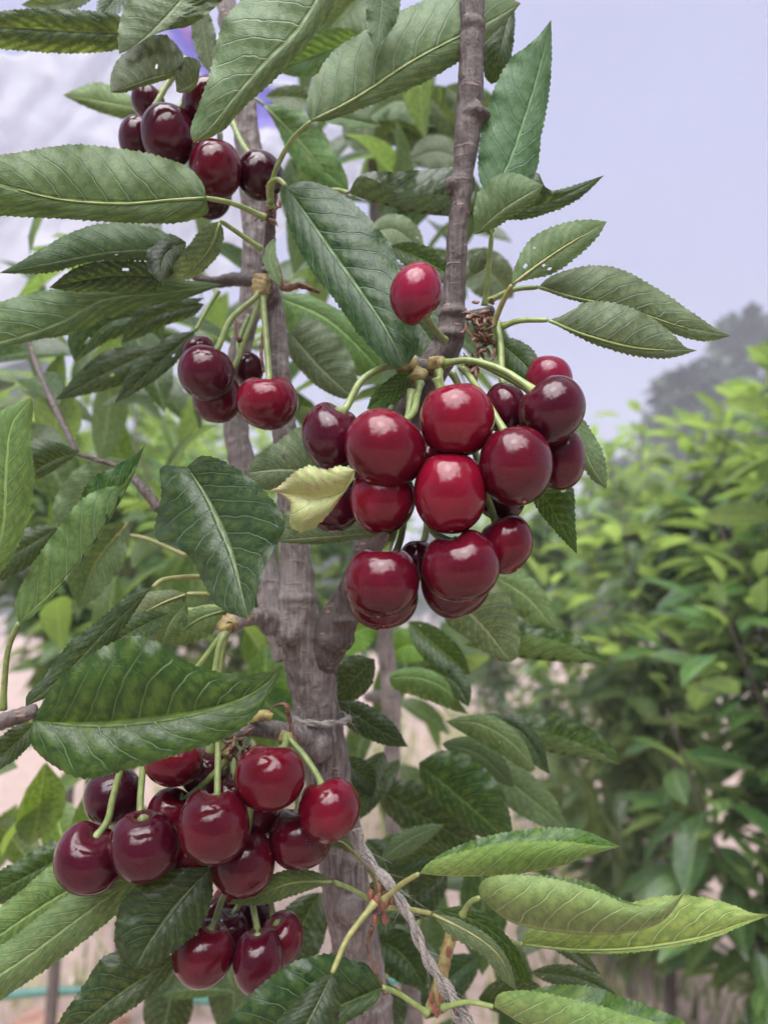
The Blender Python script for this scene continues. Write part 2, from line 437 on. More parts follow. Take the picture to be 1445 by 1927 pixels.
p0 = P(690, 1880, .385)
limb('trunk', TREE, [
    [700, 1990, .387, 47, 690, 1880, .385, 48, 662, 1740, .381, 50, 640, 1600, .378, 50, 614, 1440, .375, 49, 596, 1330, .372, 49, 580, 1240, .37, 53,
     563, 1170, .368, 46, 560, 1110, .368, 38, 556, 1060, .369, 34, 553, 1000, .37, 32, 545, 900, .372, 29, 534, 790, .374, 26, 521, 640, .376, 23, 512, 540, .377, 19, 507, 480, .377, 15],
    [570, 1190, .366, 36, 520, 1168, .358, 22, 480, 1162, .350, 19, 450, 1166, .344, 16, 432, 1178, .341, 13],
    [612, 1400, .368, 36, 575, 1388, .36, 27, 540, 1378, .352, 22, 490, 1370, .342, 18, 440, 1374, .334, 17, 400, 1392, .328, 13],
    [650, 1712, .372, 30, 680, 1708, .358, 20, 700, 1704, .348, 14],
    [512, 560, .372, 20, 505, 520, .366, 15, 498, 500, .362, 12]],
    M_BARK, blobs=[(545, 1190, .360, 32, (1, 1, .8)), (560, 1126, .367, 37, (1.0, 1, .45)), (561, 1106, .368, 32, (1.0, 1, .4)), (598, 1400, .363, 30, (1, 1, 1.2)), (505, 1180, .355, 19), (528, 1205, .357, 14), (672, 1715, .368, 30)],
    ground=([p0, p0 + np.array([.012, .03, -.35]), base + np.array([0, 0, .2]), base + np.array([0, 0, -.03])], [.0128, .021, .03]))
limb('branch', TREE, [
    [892, -90, .335, 26, 888, 40, .335, 26, 886, 130, .335, 26, 882, 220, .335, 29, 874, 300, .335, 24, 864, 400, .335, 22, 857, 500, .335, 23, 852, 570, .335, 27, 845, 640, .336, 31,
     812, 700, .340, 34, 768, 790, .346, 34, 735, 900, .351, 33, 702, 1010, .355, 31, 664, 1110, .360, 33, 632, 1180, .364, 42, 596, 1250, .371, 46]],
    M_BARK_B, blobs=[(893, 215, .333, 26, (1.1, 1, .6)), (852, 348, .333, 17), (852, 590, .334, 28, (1.05, 1, .5)), (845, 632, .334, 30, (1, 1, .5)), (630, 1204, .363, 38, (1, 1, .7)), (648, 1168, .360, 34, (.9, 1, .35)), (889, 50, .334, 24, (1, 1, .7))], strength=.0018)
limb('branch', TREE, [
    [552, 1235, .388, 42, 512, 1130, .392, 33, 482, 1000, .40, 30, 446, 820, .41, 27, 448, 700, .418, 25, 470, 570, .42, 24, 479, 430, .42, 26, 464, 250, .42, 27, 440, 90, .42, 24, 412, -80, .42, 20]],
    M_BARK, vox=.0011)
for s in ([815, 1900, .345, 15, 832, 1830, .345, 12, 850, 1760, .348, 11, 862, 1730, .352, 6],):
    A = Acc(); A.add(*px_tube(s, lump=.12)); A.obj('twig', M_KNUCKLE, TREE)
for s in ([50, 630, .46, 4, 70, 690, .45, 5, 105, 770, .42, 6, 145, 852, .37, 5], [507, 500, .375, 13, 508, 440, .372, 10, 512, 390, .369, 9, 514, 365, .368, 8], [492, 530, .39, 12, 440, 525, .40, 13, 400, 530, .40, 10, 360, 515, .405, 8],
          [300, 958, .36, 10, 262, 912, .36, 8, 225, 880, .362, 5, 140, 852, .365, 4], [-30, 1370, .268, 16, 20, 1352, .268, 15, 70, 1338, .27, 14],
          [890, 600, .338, 16, 915, 590, .335, 13, 925, 580, .332, 8], [690, 1705, .352, 10, 716, 1712, .345, 11], [775, 690, .333, 16, 800, 692, .327, 16, 828, 688, .322, 12, 770, 700, .33, 14, 765, 684, .325, 12]):
    A = Acc(); A.add(*px_tube(s, lump=.12)); A.obj('twig', M_BARK_B, TREE)
for s in ([432, 1186, .339, 15, 428, 1178, .34, 17, 440, 1168, .342, 16], [493, 520, .358, 15, 492, 540, .357, 17, 493, 556, .356, 13], [780, 686, .318, 14, 760, 687, .315, 14, 748, 690, .313, 11],
          [812, 688, .316, 14, 832, 684, .312, 15], [792, 700, .314, 13, 784, 716, .31, 14], [540, 1385, .343, 13, 535, 1398, .339, 12], [440, 1405, .33, 12, 425, 1425, .327, 13], [470, 1352, .335, 10, 495, 1346, .335, 11, 512, 1350, .335, 8]):
    A = Acc(); A.add(*px_tube(s, 14, lump=.25)); A.obj('spur', M_KNUCKLE, TREE)

def flakes(name, mat, spots, n, size, parent, seed):
    """shrivelled scales: small curled tapering strips round a node"""
    r = random.Random(seed); A = Acc()
    for (x, y, d, spread) in spots:
        for i in range(n):
            an = r.uniform(0, 6.283); l = r.uniform(.5, 1) * size
            a = np.array([x + r.gauss(0, spread), y + r.gauss(0, spread), d - r.uniform(0, .008), size * .16])
            b = a + np.array([math.cos(an) * l, math.sin(an) * l * 1.2, -.003 * r.random(), size * .06])
            c = b + np.array([math.cos(an + r.uniform(-1.3, 1.3)) * l * .8, math.sin(an + r.uniform(-1.3, 1.3)) * l * .8, -.002 * r.random(), -size * .16])
            c[3] = size * .03
            V, Fs = px_tube([*a, *b, *c], 9, 7, lump=.4); A.add(V, Fs)
    return A.obj(name, mat, parent)
flakes('dried_bracts', M_BRACT, [(905, 600, .325, 14), (912, 640, .325, 12), (888, 690, .318, 4)], 26, 15, TREE, 3)
flakes('dried_bracts', M_BRACT, [(440, 1400, .325, 13), (455, 1425, .325, 6)], 16, 15, TREE, 4)
flakes('dried_bracts', M_BRACT, [(510, 380, .362, 7), (500, 410, .362, 5)], 9, 13, TREE, 5)
for s in ([522, 500, .354, 4, 535, 540, .352, 7, 565, 536, .352, 6, 602, 550, .354, 3], [540, 1335, .345, 5, 548, 1365, .343, 4, 556, 1400, .342, 4, 572, 1430, .345, 3, 585, 1450, .35, 2], [500, 1350, .342, 2, 515, 1330, .342, 2, 535, 1326, .342, 4, 545, 1340, .342, 7],
          [700, 1745, .343, 5, 692, 1780, .343, 3, 700, 1810, .343, 3, 715, 1850, .343, 4, 728, 1868, .343, 8], [497, 600, .358, 2, 492, 660, .356, 3, 496, 700, .355, 3], [443, 600, .36, 2, 445, 630, .358, 3, 452, 640, .356, 6]):
    A = Acc(); A.add(*px_tube(s, seg=8, lump=.3)); A.obj('dried_stalk', M_BRACT, TREE)
r_ = random.Random(5)
def bud(*a):
    A = Acc(); A.add(*blob(*a)); A.obj('bud', M_BUD, TREE)
for i in range(15):
    x, y = 715 + r_.gauss(0, 15), 1700 + r_.gauss(0, 13)
    bud(x, y, .336 + r_.uniform(-.006, .004), r_.uniform(6, 9), (.8, .8, 1.3), 8)
for (x, y) in ((812, 1880), (817, 1897), (830, 1880), (844, 1792), (853, 1762), (822, 1906)):
    bud(x, y, .341, 7, (.75, .75, 1.5), 8)
for (x, y) in ((503, 395), (520, 372), (527, 382), (488, 362)):
    bud(x, y, .362, 5, (.7, .7, 2.0), 8)
# stem of the tree behind
limb('trunk', TREE2, [[700, 300, .62, 12, 716, 600, .62, 15, 722, 900, .62, 17, 724, 1190, .62, 18, 735, 1300, .62, 21, 738, 1440, .62, 17, 742, 1600, .62, 17, 765, 1800, .62, 20, 785, 2000, .62, 21],
     [725, 1310, .62, 14, 690, 1312, .76, 10]],
     M_BARK, vox=.0022, ground=([P(783, 1980, .62), P(783, 1980, .62) + np.array([0, .05, -.25]), base2 + np.array([0, 0, .1]), base2 + np.array([0, 0, -.03])], [.0113, .02, .028]))

# ------------------------------------------------------------------ leaves
VC = np.array([-1, -.95, -.85, -.7, -.52, -.34, -.17, -.05, 0, .05, .17, .34, .52, .7, .85, .95, 1.0])
PROF_U = [0, .04, .12, .25, .42, .58, .72, .84, .93, .97, 1]
PROF_W = [.06, .24, .55, .85, 1.0, .98, .84, .58, .28, .12, 0]
n_leaf = [0]

def build_leaf(side, d0, d1, dzl, dzr, M, L, R, pet=None, parent=None, tint=(1, 1, 1), holes=(), arch=.16, wob=.08, mat=None, NU=None, label=None, quilt=.09, bow=None, bite=None):
    i = n_leaf[0]; n_leaf[0] += 1
    length = np.linalg.norm(np.diff(M, axis=0), axis=1).sum()
    if NU is None: NU = int(np.clip(length * .36, 40, 150))
    m = spline(M, NU); l = spline(np.vstack([M[:1], L, M[-1:]]), NU); r = spline(np.vstack([M[:1], R, M[-1:]]), NU)
    u = np.linspace(0, 1, NU)
    g = np.random.default_rng(1000 + i)
    if bow is None: bow = g.uniform(-.03, .12) * length
    dm = d0 + (d1 - d0) * u - bow * np.sin(np.pi * u ** 1.3) * .30 / F
    px = dm / F                                    # metres per photo pixel at that depth
    f1, f2 = g.uniform(2, 4, 2); p1, p2 = g.uniform(0, 6.28, 2)
    area = np.sum((r[:, 0] - m[:, 0])[:-1] * np.diff(m[:, 1]) - (r[:, 1] - m[:, 1])[:-1] * np.diff(m[:, 0]))
    # R on the right of the walk base->tip (seen in the picture) gives area < 0
    V = []; UV = []
    taper = np.clip(np.sin(np.pi * np.clip(u, 0, 1)) * 1.6, 0, 1)
    vis = -1.0 if side == 'U' else 1.0
    for v in VC:
        e, dz, ph, ff = (l, dzl, p1, f1) if v < 0 else (r, dzr, p2, f2)
        a = abs(v); w = np.linalg.norm(e - m, axis=1)
        wm = max(w.max(), 1)
        xy = m + (e - m) * a
        depth = dz * (a ** 1.35) * (w / wm)
        depth = depth - arch * w * np.sin(np.pi * min(a, 1) * .92)
        depth = depth + wob * wm * (a ** 2) * taper * np.sin(2 * np.pi * ff * u + ph) + .35 * wob * wm * a ** 4 * taper * np.sin(2 * np.pi * 2.7 * ff * u + 2 * ph)
        # quilting between the side veins
        s = u * 10 + (.45 if v > 0 else 0) - 2.2 * a ** 1.2
        depth = depth + vis * quilt * w * np.sin(np.pi * a) ** .8 * (.5 - .5 * np.cos(2 * np.pi * s)) if a > .02 else depth
        if a > .99:                                # saw-toothed margin
            nt = max(18, length / (11.5 * .30 / d0)); saw = (u * nt + ph) % 1.0
            am = 4.2 * (.30 / d0) * taper * g.uniform(.5, 1.25, NU)
            dirv = (e - m) / (w[:, None] + 1e-6)
            xy = xy + dirv * (saw * am)[:, None]
            if bite is not None:
                for (sd, ub, wb, db) in bite:
                    if (sd == 'L') == (v < 0):
                        k = np.clip(1 - ((u - ub) / wb) ** 2, 0, 1) ** .5
                        xy = xy - dirv * (w * db * k * (1 + .25 * np.sin(u * 230)))[:, None]
        V.append(P(xy[:, 0], xy[:, 1], dm + depth * px)); UV.append(np.stack([u, np.full(NU, v * .5 + .5)], 1))
    V = np.stack(V, 1).reshape(-1, 3); UV = np.stack(UV, 1).reshape(-1, 2)
    nv = len(VC); Fs = []
    front = (area < 0) == (side == 'U')
    for a in range(NU - 1):
        for b in range(nv - 1):
            if holes:
                uu, vv = u[a], (VC[b] + VC[b + 1]) / 2
                if any(((uu - h[0]) / h[2]) ** 2 + ((vv - h[1]) / (h[2] * (h[3] if len(h) > 3 else 3))) ** 2 < 1 for h in holes): continue
            q = (a * nv + b, a * nv + b + 1, (a + 1) * nv + b + 1, (a + 1) * nv + b)
            Fs.append(q if front else q[::-1])
    o = mesh_obj('leaf', V, Fs, mat or M_LEAF, parent or TREE, uv=UV, origin=V[nv // 2])
    o.color = (*tint, 1)
    if label: o['label'] = label
    if pet is not None:
        q = pts(pet); k = len(q); dd = pet_d.get(i, None)
        de = d0 + (.012 if d0 < .4 else 0)
        a = np.column_stack([q, np.linspace(d0 + .0006, de, k), np.full(k, 5.4 * .30 / d0)])
        qq = spline(a, 26); rad = qq[:, 3] * qq[:, 2] / F
        rad = rad * np.interp(np.linspace(0, 1, 26), [0, .08, .85, 1], [.75, .95, 1.05, 1.5])
        # carry on a little way as the raised midrib under the blade
        kk = int(NU * .8); rib = P(m[1:kk:4, 0], m[1:kk:4, 1], dm[1:kk:4] + (.0004 if side == 'U' else -.0002))[::-1]
        V2, F2 = tube(P(qq[:, 0], qq[:, 1], qq[:, 2]), rad, 8)
        A = Acc(); A.add(V2, F2)
        if side == 'D' and len(rib) > 3: A.add(*tube(rib, np.linspace(.00025, rad[0] * .85, len(rib)), 7))
        s = A.obj('petiole', M_STEM, o); s.location = -Vector(o.location) - (Vector(o.parent.location))
        s.color = (1.1, .88, .9, 1) if i % 3 == 0 else (.95, 1, .9, 1)
    return o
pet_d = {}

def H(side, d0, d1, dzl, dzr, M, L, R, pet=None, **kw):
    return build_leaf(side, d0, d1, dzl, dzr, pts(M), pts(L), pts(R), pet, **kw)

def S(side, d, w, M, dz=None, k=1.0, pet=None, **kw):
    """plain leaf: midrib and half width in photo pixels"""
    M = pts(M); g = random.Random(n_leaf[0] * 13 + 5)
    m = spline(M, 40); T = np.gradient(m, axis=0); T /= np.linalg.norm(T, axis=1)[:, None]
    nrm = np.stack([T[:, 1], -T[:, 0]], 1); pr = np.interp(np.linspace(0, 1, 40), PROF_U, PROF_W)[:, None]
    sl = slice(2, 38, 3); a, b = g.uniform(.82, 1.1), g.uniform(.82, 1.1)
    L = (m + nrm * pr * w * a)[sl]; R = (m - nrm * pr * w * b)[sl]
    if dz is None: dz = (g.uniform(-.7, .5) * w, g.uniform(-.7, .5) * w)
    par = TREE2 if d >= .43 else TREE
    return build_leaf(side, d, d + (g.uniform(-.03, -.008) if side == 'U' else g.uniform(-.012, .012)), dz[0], dz[1], M, L, R, pet, parent=kw.pop('parent', par), **kw)

# --- upper left and top
H('D', .302, .300, 25, 35, '640 -60 605 -15 560 58 500 118 440 185 402 232 364 268', '520 -50 450 5 418 50 405 100 392 150 374 200 359 242', '660 -30 622 25 594 62 567 90 547 115 512 152 472 187 432 228 400 256')
H('D', .325, .345, 20, 30, '585 228 650 195 700 165 770 118 850 75 910 48 980 5', '576 200 590 150 630 95 680 62 740 28 800 0 870 -25 930 -20', '620 225 680 203 730 183 800 152 850 122 900 88 950 40', '585 228 550 262 525 305 513 340 508 385')
H('D', .330, .325, 10, 25, '365 -30 310 35 265 78 224 101', '300 -30 260 -15 235 12 223 60', '430 -20 408 8 385 28 350 50 315 55 275 72 245 92')
H('D', .335, .325, 15, 20, '338 133 280 150 240 164 208 173', '345 105 310 66 270 76 226 108 209 142', '318 146 262 163 230 173')
H('U', .345, .345, -15, 25, '250 62 150 58 50 52 -70 45', '225 30 150 19 50 17 -30 26', '225 90 150 98 50 94 -30 82', tint=(1.15, 1.1, 1))
S('D', .38, 20, '190 -25 120 0 40 8'); S('U', .37, 24, '250 -40 215 0 183 38')
H('D', .34, .335, -10, 10, '374 150 352 165 332 172', '374 116 345 108 331 135', '362 168 345 173')
S('D', .39, 23, '372 0 385 70 396 138')
H('D', .46, .46, 10, 10, '268 205 190 190 118 178', '240 178 190 155 150 164', '240 222 195 212 150 194', parent=TREE2, tint=(1.1, 1.15, .8))
H('D', .318, .305, 22, 30, '388 372 320 376 230 383 120 376 40 358 -60 330', '381 345 350 313 280 290 200 277 130 273 50 285 -40 300', '388 402 330 418 230 417 120 410 20 405 -50 395', '388 372 440 383 500 409', tint=(.85, 1.05, .7))
H('D', .345, .335, 15, 15, '335 470 230 472 120 490 -2 513', '300 432 200 421 130 440 70 474 25 500', '295 488 180 490 100 510 35 514', tint=(.55, .66, .58))
H('U', .348, .345, -8, 14, '305 520 200 520 92 541', '285 496 200 491 140 506', '292 545 200 547 130 546', holes=[(.5, .35, .02), (.32, -.4, .025)])
H('D', .335, .345, -12, 10, '415 415 395 468 350 515 306 531', '388 425 357 460 335 490 318 515', '420 445 408 482 365 520', '415 415 440 432 492 468', tint=(1.2, 1.2, 1.25))
S('U', .35, 34, '350 455 312 478 300 531', dz=(10, 10))
H('D', .36, .35, 12, 16, '420 535 300 552 200 562 120 604 50 631 -60 660', '340 528 180 538 80 548 0 570 -50 600', '350 560 250 582 190 602 140 626 60 640 -20 662', tint=(.8, .95, .75))
H('U', .42, .42, 5, 5, '385 560 280 590 200 610 140 682', '300 563 200 580 142 610 128 642', '335 592 270 612 200 642 160 668', holes=[(.72, .2, .02), (.82, -.1, .025), (.9, .2, .015)])
H('U', .405, .405, -5, 8, '385 572 300 592 228 646', '335 562 270 578 242 608', '365 592 310 612 265 632')
H('U', .425, .43, 8, 8, '340 638 220 692 103 753', '280 650 200 660 150 700', '312 675 230 722 160 742', holes=[(.55, .3, .02), (.3, .6, .02)])
H('U', .385, .39, 10, -6, '368 622 290 690 216 758', '320 633 260 680 235 716', '352 650 320 692 258 736', '368 622 388 585 410 548', holes=[(.3, .5, .025)])
H('D', .282, .270, 20, 20, '-40 1130 5 1000 12 880 22 800 61 747', '-80 1000 -60 850 0 776 34 758', '20 1050 50 980 63 900 56 830 62 778', tint=(1.0, 1.15, .72))
H('U', .355, .345, -10, 4, '150 850 100 868 60 890', '115 836 70 827 46 852', '130 866 92 890 57 908')
H('U', .288, .292, -14, 20, '35 1172 118 1096 172 1032 216 962 246 905 274 836', '30 1130 62 1065 100 1010 150 945 195 920 232 912 250 885', '66 1155 128 1075 152 945 175 902 216 878 252 858', '35 1172 14 1230 5 1335', arch=.05, tint=(1.0, 1.1, .8))
S('D', .46, 55, '245 868 170 930 105 1020'); S('D', .42, 46, '240 985 180 1060 148 1145', tint=(.8, .95, .7), pet='240 985 205 1004 270 1012 350 1046')
H('U', .40, .40, 8, 8, '112 992 50 1030 -30 1078', '70 990 10 1014', '95 1012 60 1060 0 1092')
H('U', .304, .258, 75, -38, '352 878 386 930 416 990 441 1060 456 1120 469 1168', '304 880 305 930 293 1008 326 1026 360 1050 386 1100 412 1142', '382 858 430 874 492 920 534 984 511 1040 492 1082 480 1132', arch=.1, wob=.07)
H('U', .305, .290, 8, 12, '288 1105 200 1188 130 1262 48 1330', '250 1116 190 1166 130 1214 82 1278 52 1308', '272 1122 217 1202 162 1268 100 1306', '288 1105 312 1090 380 1086 425 1100')
H('U', .268, .290, -6, -32, '62 1356 130 1362 220 1362 330 1350 430 1325 490 1295 532 1254', '76 1330 110 1280 180 1228 250 1199 292 1208 340 1240 400 1264 470 1270 512 1261', '56 1396 100 1440 160 1464 230 1450 330 1420 430 1385 480 1345 516 1288', '62 1356 30 1359 -30 1368', arch=.12, wob=.04, tint=(1.2, 1.45, .9), label='broad leaf with yellow green stripes over the lower cherries')
S('U', .335, 30, '315 1155 250 1188 180 1232'); 
H('D', .35, .345, 8, 8, '352 1118 300 1138 240 1172', '322 1111 270 1119 242 1146', '340 1142 300 1163 262 1172', '352 1118 398 1120 425 1138', tint=(1.25, 1.2, 1.1))
S('D', .345, 27, '350 1135 322 1170 303 1218', tint=(1.1, 1.1, 1.05))
H('D', .365, .36, 6, 10, '428 1148 370 1168 314 1213', '390 1143 345 1155 326 1184', '420 1172 390 1196 342 1213', '428 1148 400 1142 352 1150', tint=(1.2, 1.2, 1))
S('D', .352, 12, '515 448 508 488 528 540', tint=(1.2, 1.3, 1.1))
# --- middle
H('D', .34, .335, 6, 10, '650 865 580 885 520 884 464 890', '575 805 520 834 480 864', '565 895 520 920 482 914', holes=[(.6, -.35, .03)])
H('U', .272, .285, -10, 8, '668 884 645 922 600 936 560 931 505 924', '640 878 612 886 585 878 555 890 528 914', '662 905 622 962 592 990 566 999 546 985 546 952 530 930', mat=M_YELLOW, arch=.3, label='yellowing curled leaf beside the big cherries')
H('D', .335, .335, 8, 8, '730 1002 650 1008 518 1018', '690 988 600 974 540 964', '680 1013 600 1023 540 1021')
H('U', .326, .296, 8, 22, '538 350 575 402 622 470 672 540 722 612 764 694', '538 400 556 452 590 512 630 562 672 622 712 668 738 690', '580 341 642 366 702 420 742 480 756 540 778 600 787 650', '538 350 524 337 508 345 506 365 512 392', arch=.08, wob=.06, tint=(1.0, 1.05, 1.15), label='long dark glossy leaf hanging in the middle of the tree')
H('D', .405, .40, 10, 12, '545 625 600 690 664 748', '540 660 590 720 640 748', '580 598 640 638 670 700 670 735')
H('D', .42, .42, 10, 10, '515 556 620 602 722 702', '540 618 600 660 672 705', '580 556 662 600 712 652', tint=(.9, 1.1, .7))
H('D', .455, .45, 10, 10, '496 197 560 262 610 320 656 358', '520 236 545 290 580 332 620 353', '542 196 592 226 627 282 652 332', '496 197 485 188 468 182', parent=TREE2, tint=(.85, 1.1, .65))
S('D', .45, 25, '500 180 560 183 625 202'); S('D', .435, 40, '690 68 600 100 515 132', tint=(.8, .95, .7)); S('D', .455, 45, '690 -20 650 20 605 70')
H('D', .318, .316, 8, 8, '722 -40 716 35 706 90', '692 -20 691 40 697 72', '750 -10 746 35 726 68', tint=(.7, .85, .75))
S('D', .43, 17, '590 215 650 222 718 236')
for a in ((.62, 40, '830 232 755 190 690 222'), (.63, 46, '830 292 765 240 700 268'), (.62, 52, '880 260 830 210 790 160'), (.58, 36, '870 300 820 285 770 300'), (.6, 40, '840 160 900 210 960 240'), (.66, 45, '700 300 690 250 660 190')): S('D', *a)
H('U', .37, .365, -16, 14, '655 362 690 376 740 390 802 403 890 409', '678 331 720 346 780 362 860 374', '684 327 740 324 800 320 885 322', '655 362 635 357 612 360', arch=.05)
H('U', .345, .338, -8, 8, '880 402 985 396 1060 368 1137 329', '950 335 1008 324 1026 350 1050 357 1100 342', '975 412 1040 396 1092 370', bite=[('L', .62, .07, .55)])
H('D', .330, .332, 16, 12, '925 368 960 300 985 230 1010 150 1037 36', '902 335 906 250 930 170 960 112 985 92 1012 68', '1000 338 1018 250 1031 180 1037 108', tint=(.62, .9, .78))
H('D', .312, .306, 12, 10, '893 441 940 400 985 370 1022 348', '892 400 900 365 925 335 960 325 992 334', '930 427 970 402 1006 376', tint=(.95, 1.05, .9))
H('U', .362, .362, 6, 6, '965 -5 945 80 924 158', '930 20 910 90 912 140', '968 40 960 110 944 146')
H('D', .306, .312, 12, 8, '963 536 1010 500 1062 464 1142 416', '970 500 1000 450 1050 424 1102 414', '985 527 1042 512 1086 480 1122 446', '963 536 945 570 928 612', holes=[(.2, -.45, .022), (.32, .3, .02), (.1, .5, .02)], tint=(.95, 1.1, .8))
H('D', .318, .322, 14, 10, '1012 540 1080 560 1180 581 1280 614 1375 632', '1040 518 1100 502 1160 505 1230 540 1290 580 1340 614', '1052 556 1120 575 1200 602 1280 631 1330 641', '1012 540 965 545 920 566', arch=.2)
H('D', .304, .308, 14, 8, '1030 602 1100 630 1200 655 1312 659', '1050 596 1100 571 1160 572 1222 596 1266 630 1290 653', '1080 628 1130 650 1200 669 1262 672', '1030 602 980 603 946 613', holes=[(.34, -.7, .016), (.62, -.4, .009), (.86, -.3, .01)], bite=[('L', .13, .07, .7)], arch=.2)
S('D', .328, 14, '888 515 900 490 908 468', dz=(5, 5)); 
S('D', .33, 9, '925 440 920 428 916 418', dz=(2, 2), pet='925 440 920 500 912 575')
S('D', .5, 45, '880 470 930 520 965 560'); S('U', .365, 26, '735 462 795 488 870 532', tint=(1, 1.2, .7)); S('D', .43, 30, '695 440 745 432 798 478', tint=(1.1, 1.1, 1.1))
S('U', .40, 34, '775 590 810 640 850 690'); S('U', .33, 30, '935 640 985 684 1012 726')
S('U', .33, 20, '785 690 745 730 690 770', tint=(1.1, 1.3, .7))
H('D', .322, .318, 8, 8, '1075 760 1104 858 1141 920', '1080 830 1110 896', '1108 806 1132 850 1141 890')
H('U', .318, .312, 10, 6, '998 895 1040 962 1086 1043', '1008 950 1050 1004', '1038 912 1076 918 1081 980', tint=(1.05, 1.2, .8))
# --- below the big cherries
H('D', .38, .375, 8, 12, '840 1110 910 1182 962 1246', '838 1165 880 1202 932 1240', '915 1092 960 1128 977 1190 974 1234', tint=(1.2, 1.2, 1.1))
H('D', .45, .45, 8, 12, '925 1082 990 1122 1046 1188', '940 1132 1000 1172', '970 1076 1012 1100 1040 1150', parent=TREE2, tint=(1.1, 1.2, .9))
H('U', .45, .44, -10, 12, '870 1213 960 1236 1050 1246 1146 1250', '965 1198 1040 1205 1102 1230', '955 1190 1010 1184 1072 1190 1122 1225', parent=TREE2, arch=.05, tint=(1.1, 1.25, .7))
H('D', .44, .44, 10, 10, '732 1276 790 1276 840 1298 880 1344', '745 1262 790 1257 832 1274 857 1310', '742 1296 790 1312 850 1335', parent=TREE2, tint=(1.1, 1.25, .8))
S('U', .46, 22, '800 1255 855 1285 882 1330'); S('U', .47, 30, '770 1170 835 1228 885 1270', tint=(1.1, 1.3, .8))
H('U', .40, .40, 8, 8, '705 1240 665 1280 636 1326', '660 1236 630 1270 628 1310', '704 1270 690 1300 655 1325')
H('U', .395, .39, 10, 10, '632 1320 700 1366 768 1406', '655 1368 720 1400', '680 1322 735 1358', tint=(.9, .95, 1))
for a in ((.62, 40, '630 1230 670 1190 720 1175'), (.64, 36, '730 1235 770 1215 810 1235'), (.6, 30, '690 1150 670 1110 640 1090')): S('D', *a, tint=(1.3, 1.7, .6))
H('D', .425, .42, 6, 12, '838 1358 900 1362 960 1395 1008 1448', '870 1378 930 1412 990 1450', '880 1347 930 1349 980 1388', tint=(1.05, 1.15, .8))
S('U', .44, 22, '905 1345 980 1378 1034 1458', parent=TREE2)
H('U', .44, .435, -10, 12, '945 1395 1050 1420 1168 1441', '990 1374 1060 1389 1122 1414', '965 1350 1050 1350 1112 1374 1152 1406', parent=TREE2, arch=.05, tint=(1.05, 1.2, .75))
S('D', .46, 28, '832 1400 900 1420 968 1482', tint=(.7, .8, .7))
H('U', .42, .415, 14, 10, '788 1436 850 1490 910 1542 966 1594', '798 1482 850 1532 900 1572', '830 1414 882 1424 932 1470 958 1532', tint=(1, 1.15, .8))
H('U', .44, .44, 10, 10, '712 1488 800 1540 905 1602', '728 1530 800 1592 850 1605', '760 1468 832 1490 884 1552', parent=TREE2)
S('D', .48, 42, '895 1425 980 1488 1068 1562', tint=(.8, .95, .7))
S('U', .43, 26, '722 1415 690 1480 684 1535'); S('U', .44, 24, '752 1430 700 1490 672 1545'); S('U', .42, 26, '640 1430 680 1460 700 1500')
H('D', .40, .40, 6, 8, '836 1552 770 1580 712 1622', '800 1553 745 1572', '812 1576 760 1612', tint=(.9, 1, .9))
S('U', .43, 30, '880 1630 800 1612 735 1640')
# --- lower right
H('U', .312, .306, -26, 16, '788 1645 850 1650 950 1648 1050 1632 1110 1611 1168 1594', '812 1622 870 1605 950 1588 1050 1585 1122 1592', '828 1610 900 1581 990 1562 1080 1561 1132 1578', '788 1645 755 1665 722 1694', arch=.22, quilt=.04, wob=.03, bow=10, tint=(2.0, 1.95, 1.2))
H('U', .300, .292, -30, 8, '903 1690 950 1730 1000 1748 1100 1760 1180 1757 1250 1732 1297 1667', '902 1668 925 1651 990 1649 1060 1660 1130 1682 1190 1706 1240 1701 1272 1690', '915 1660 960 1648 1040 1651 1110 1664 1160 1690 1220 1708 1265 1694', '903 1690 885 1699 870 1722', arch=.35, quilt=.03, wob=.02, bow=10, tint=(1.9, 2.0, 1.25))
H('D', .325, .312, 14, -4, '983 1778 1080 1788 1200 1785 1320 1765 1400 1736 1450 1722', '998 1750 1100 1730 1200 1698 1280 1687 1360 1699 1412 1718', '1000 1780 1090 1793 1200 1791 1320 1771 1400 1741', '983 1778 945 1776', arch=.2, tint=(1.9, 1.85, 1.05))
H('D', .322, .312, 6, 10, '812 1720 890 1760 940 1802 972 1866', '850 1762 908 1798 944 1842', '858 1730 920 1764 957 1812', '812 1720 770 1712 722 1708', arch=.25, tint=(1.1, 1.15, .95))
H('U', .334, .325, 8, 6, '828 1712 900 1736 960 1786 1002 1852', '870 1748 935 1800 982 1850', '880 1706 922 1730 972 1788', tint=(1.1, 1.3, .7))
H('U', .318, .306, -26, 16, '928 1895 1010 1942 1150 1995 1300 1995', '942 1870 1000 1867 1080 1884 1160 1905 1245 1934', '1015 1861 1100 1857 1172 1880 1242 1904 1296 1935', '928 1895 880 1887 832 1897', arch=.22, quilt=.04, wob=.03, bow=10, tint=(1.9, 1.8, 1.3))
S('U', .40, 22, '1000 1830 1080 1840 1160 1872'); S('U', .39, 16, '990 1752 1060 1780 1130 1835')
H('U', .315, .300, 10, -14, '720 1858 660 1886 560 1930 400 1975', '690 1812 660 1808 620 1797 550 1814 480 1866 420 1930', '702 1892 640 1930 560 1965', '720 1858 752 1872 805 1908', bite=[('L', .12, .06, .4)])
H('U', .292, .280, 8, 8, '625 1832 600 1885 558 1965', '590 1850 550 1892 515 1940', '637 1862 637 1915 620 1965', '625 1832 655 1765 706 1698')
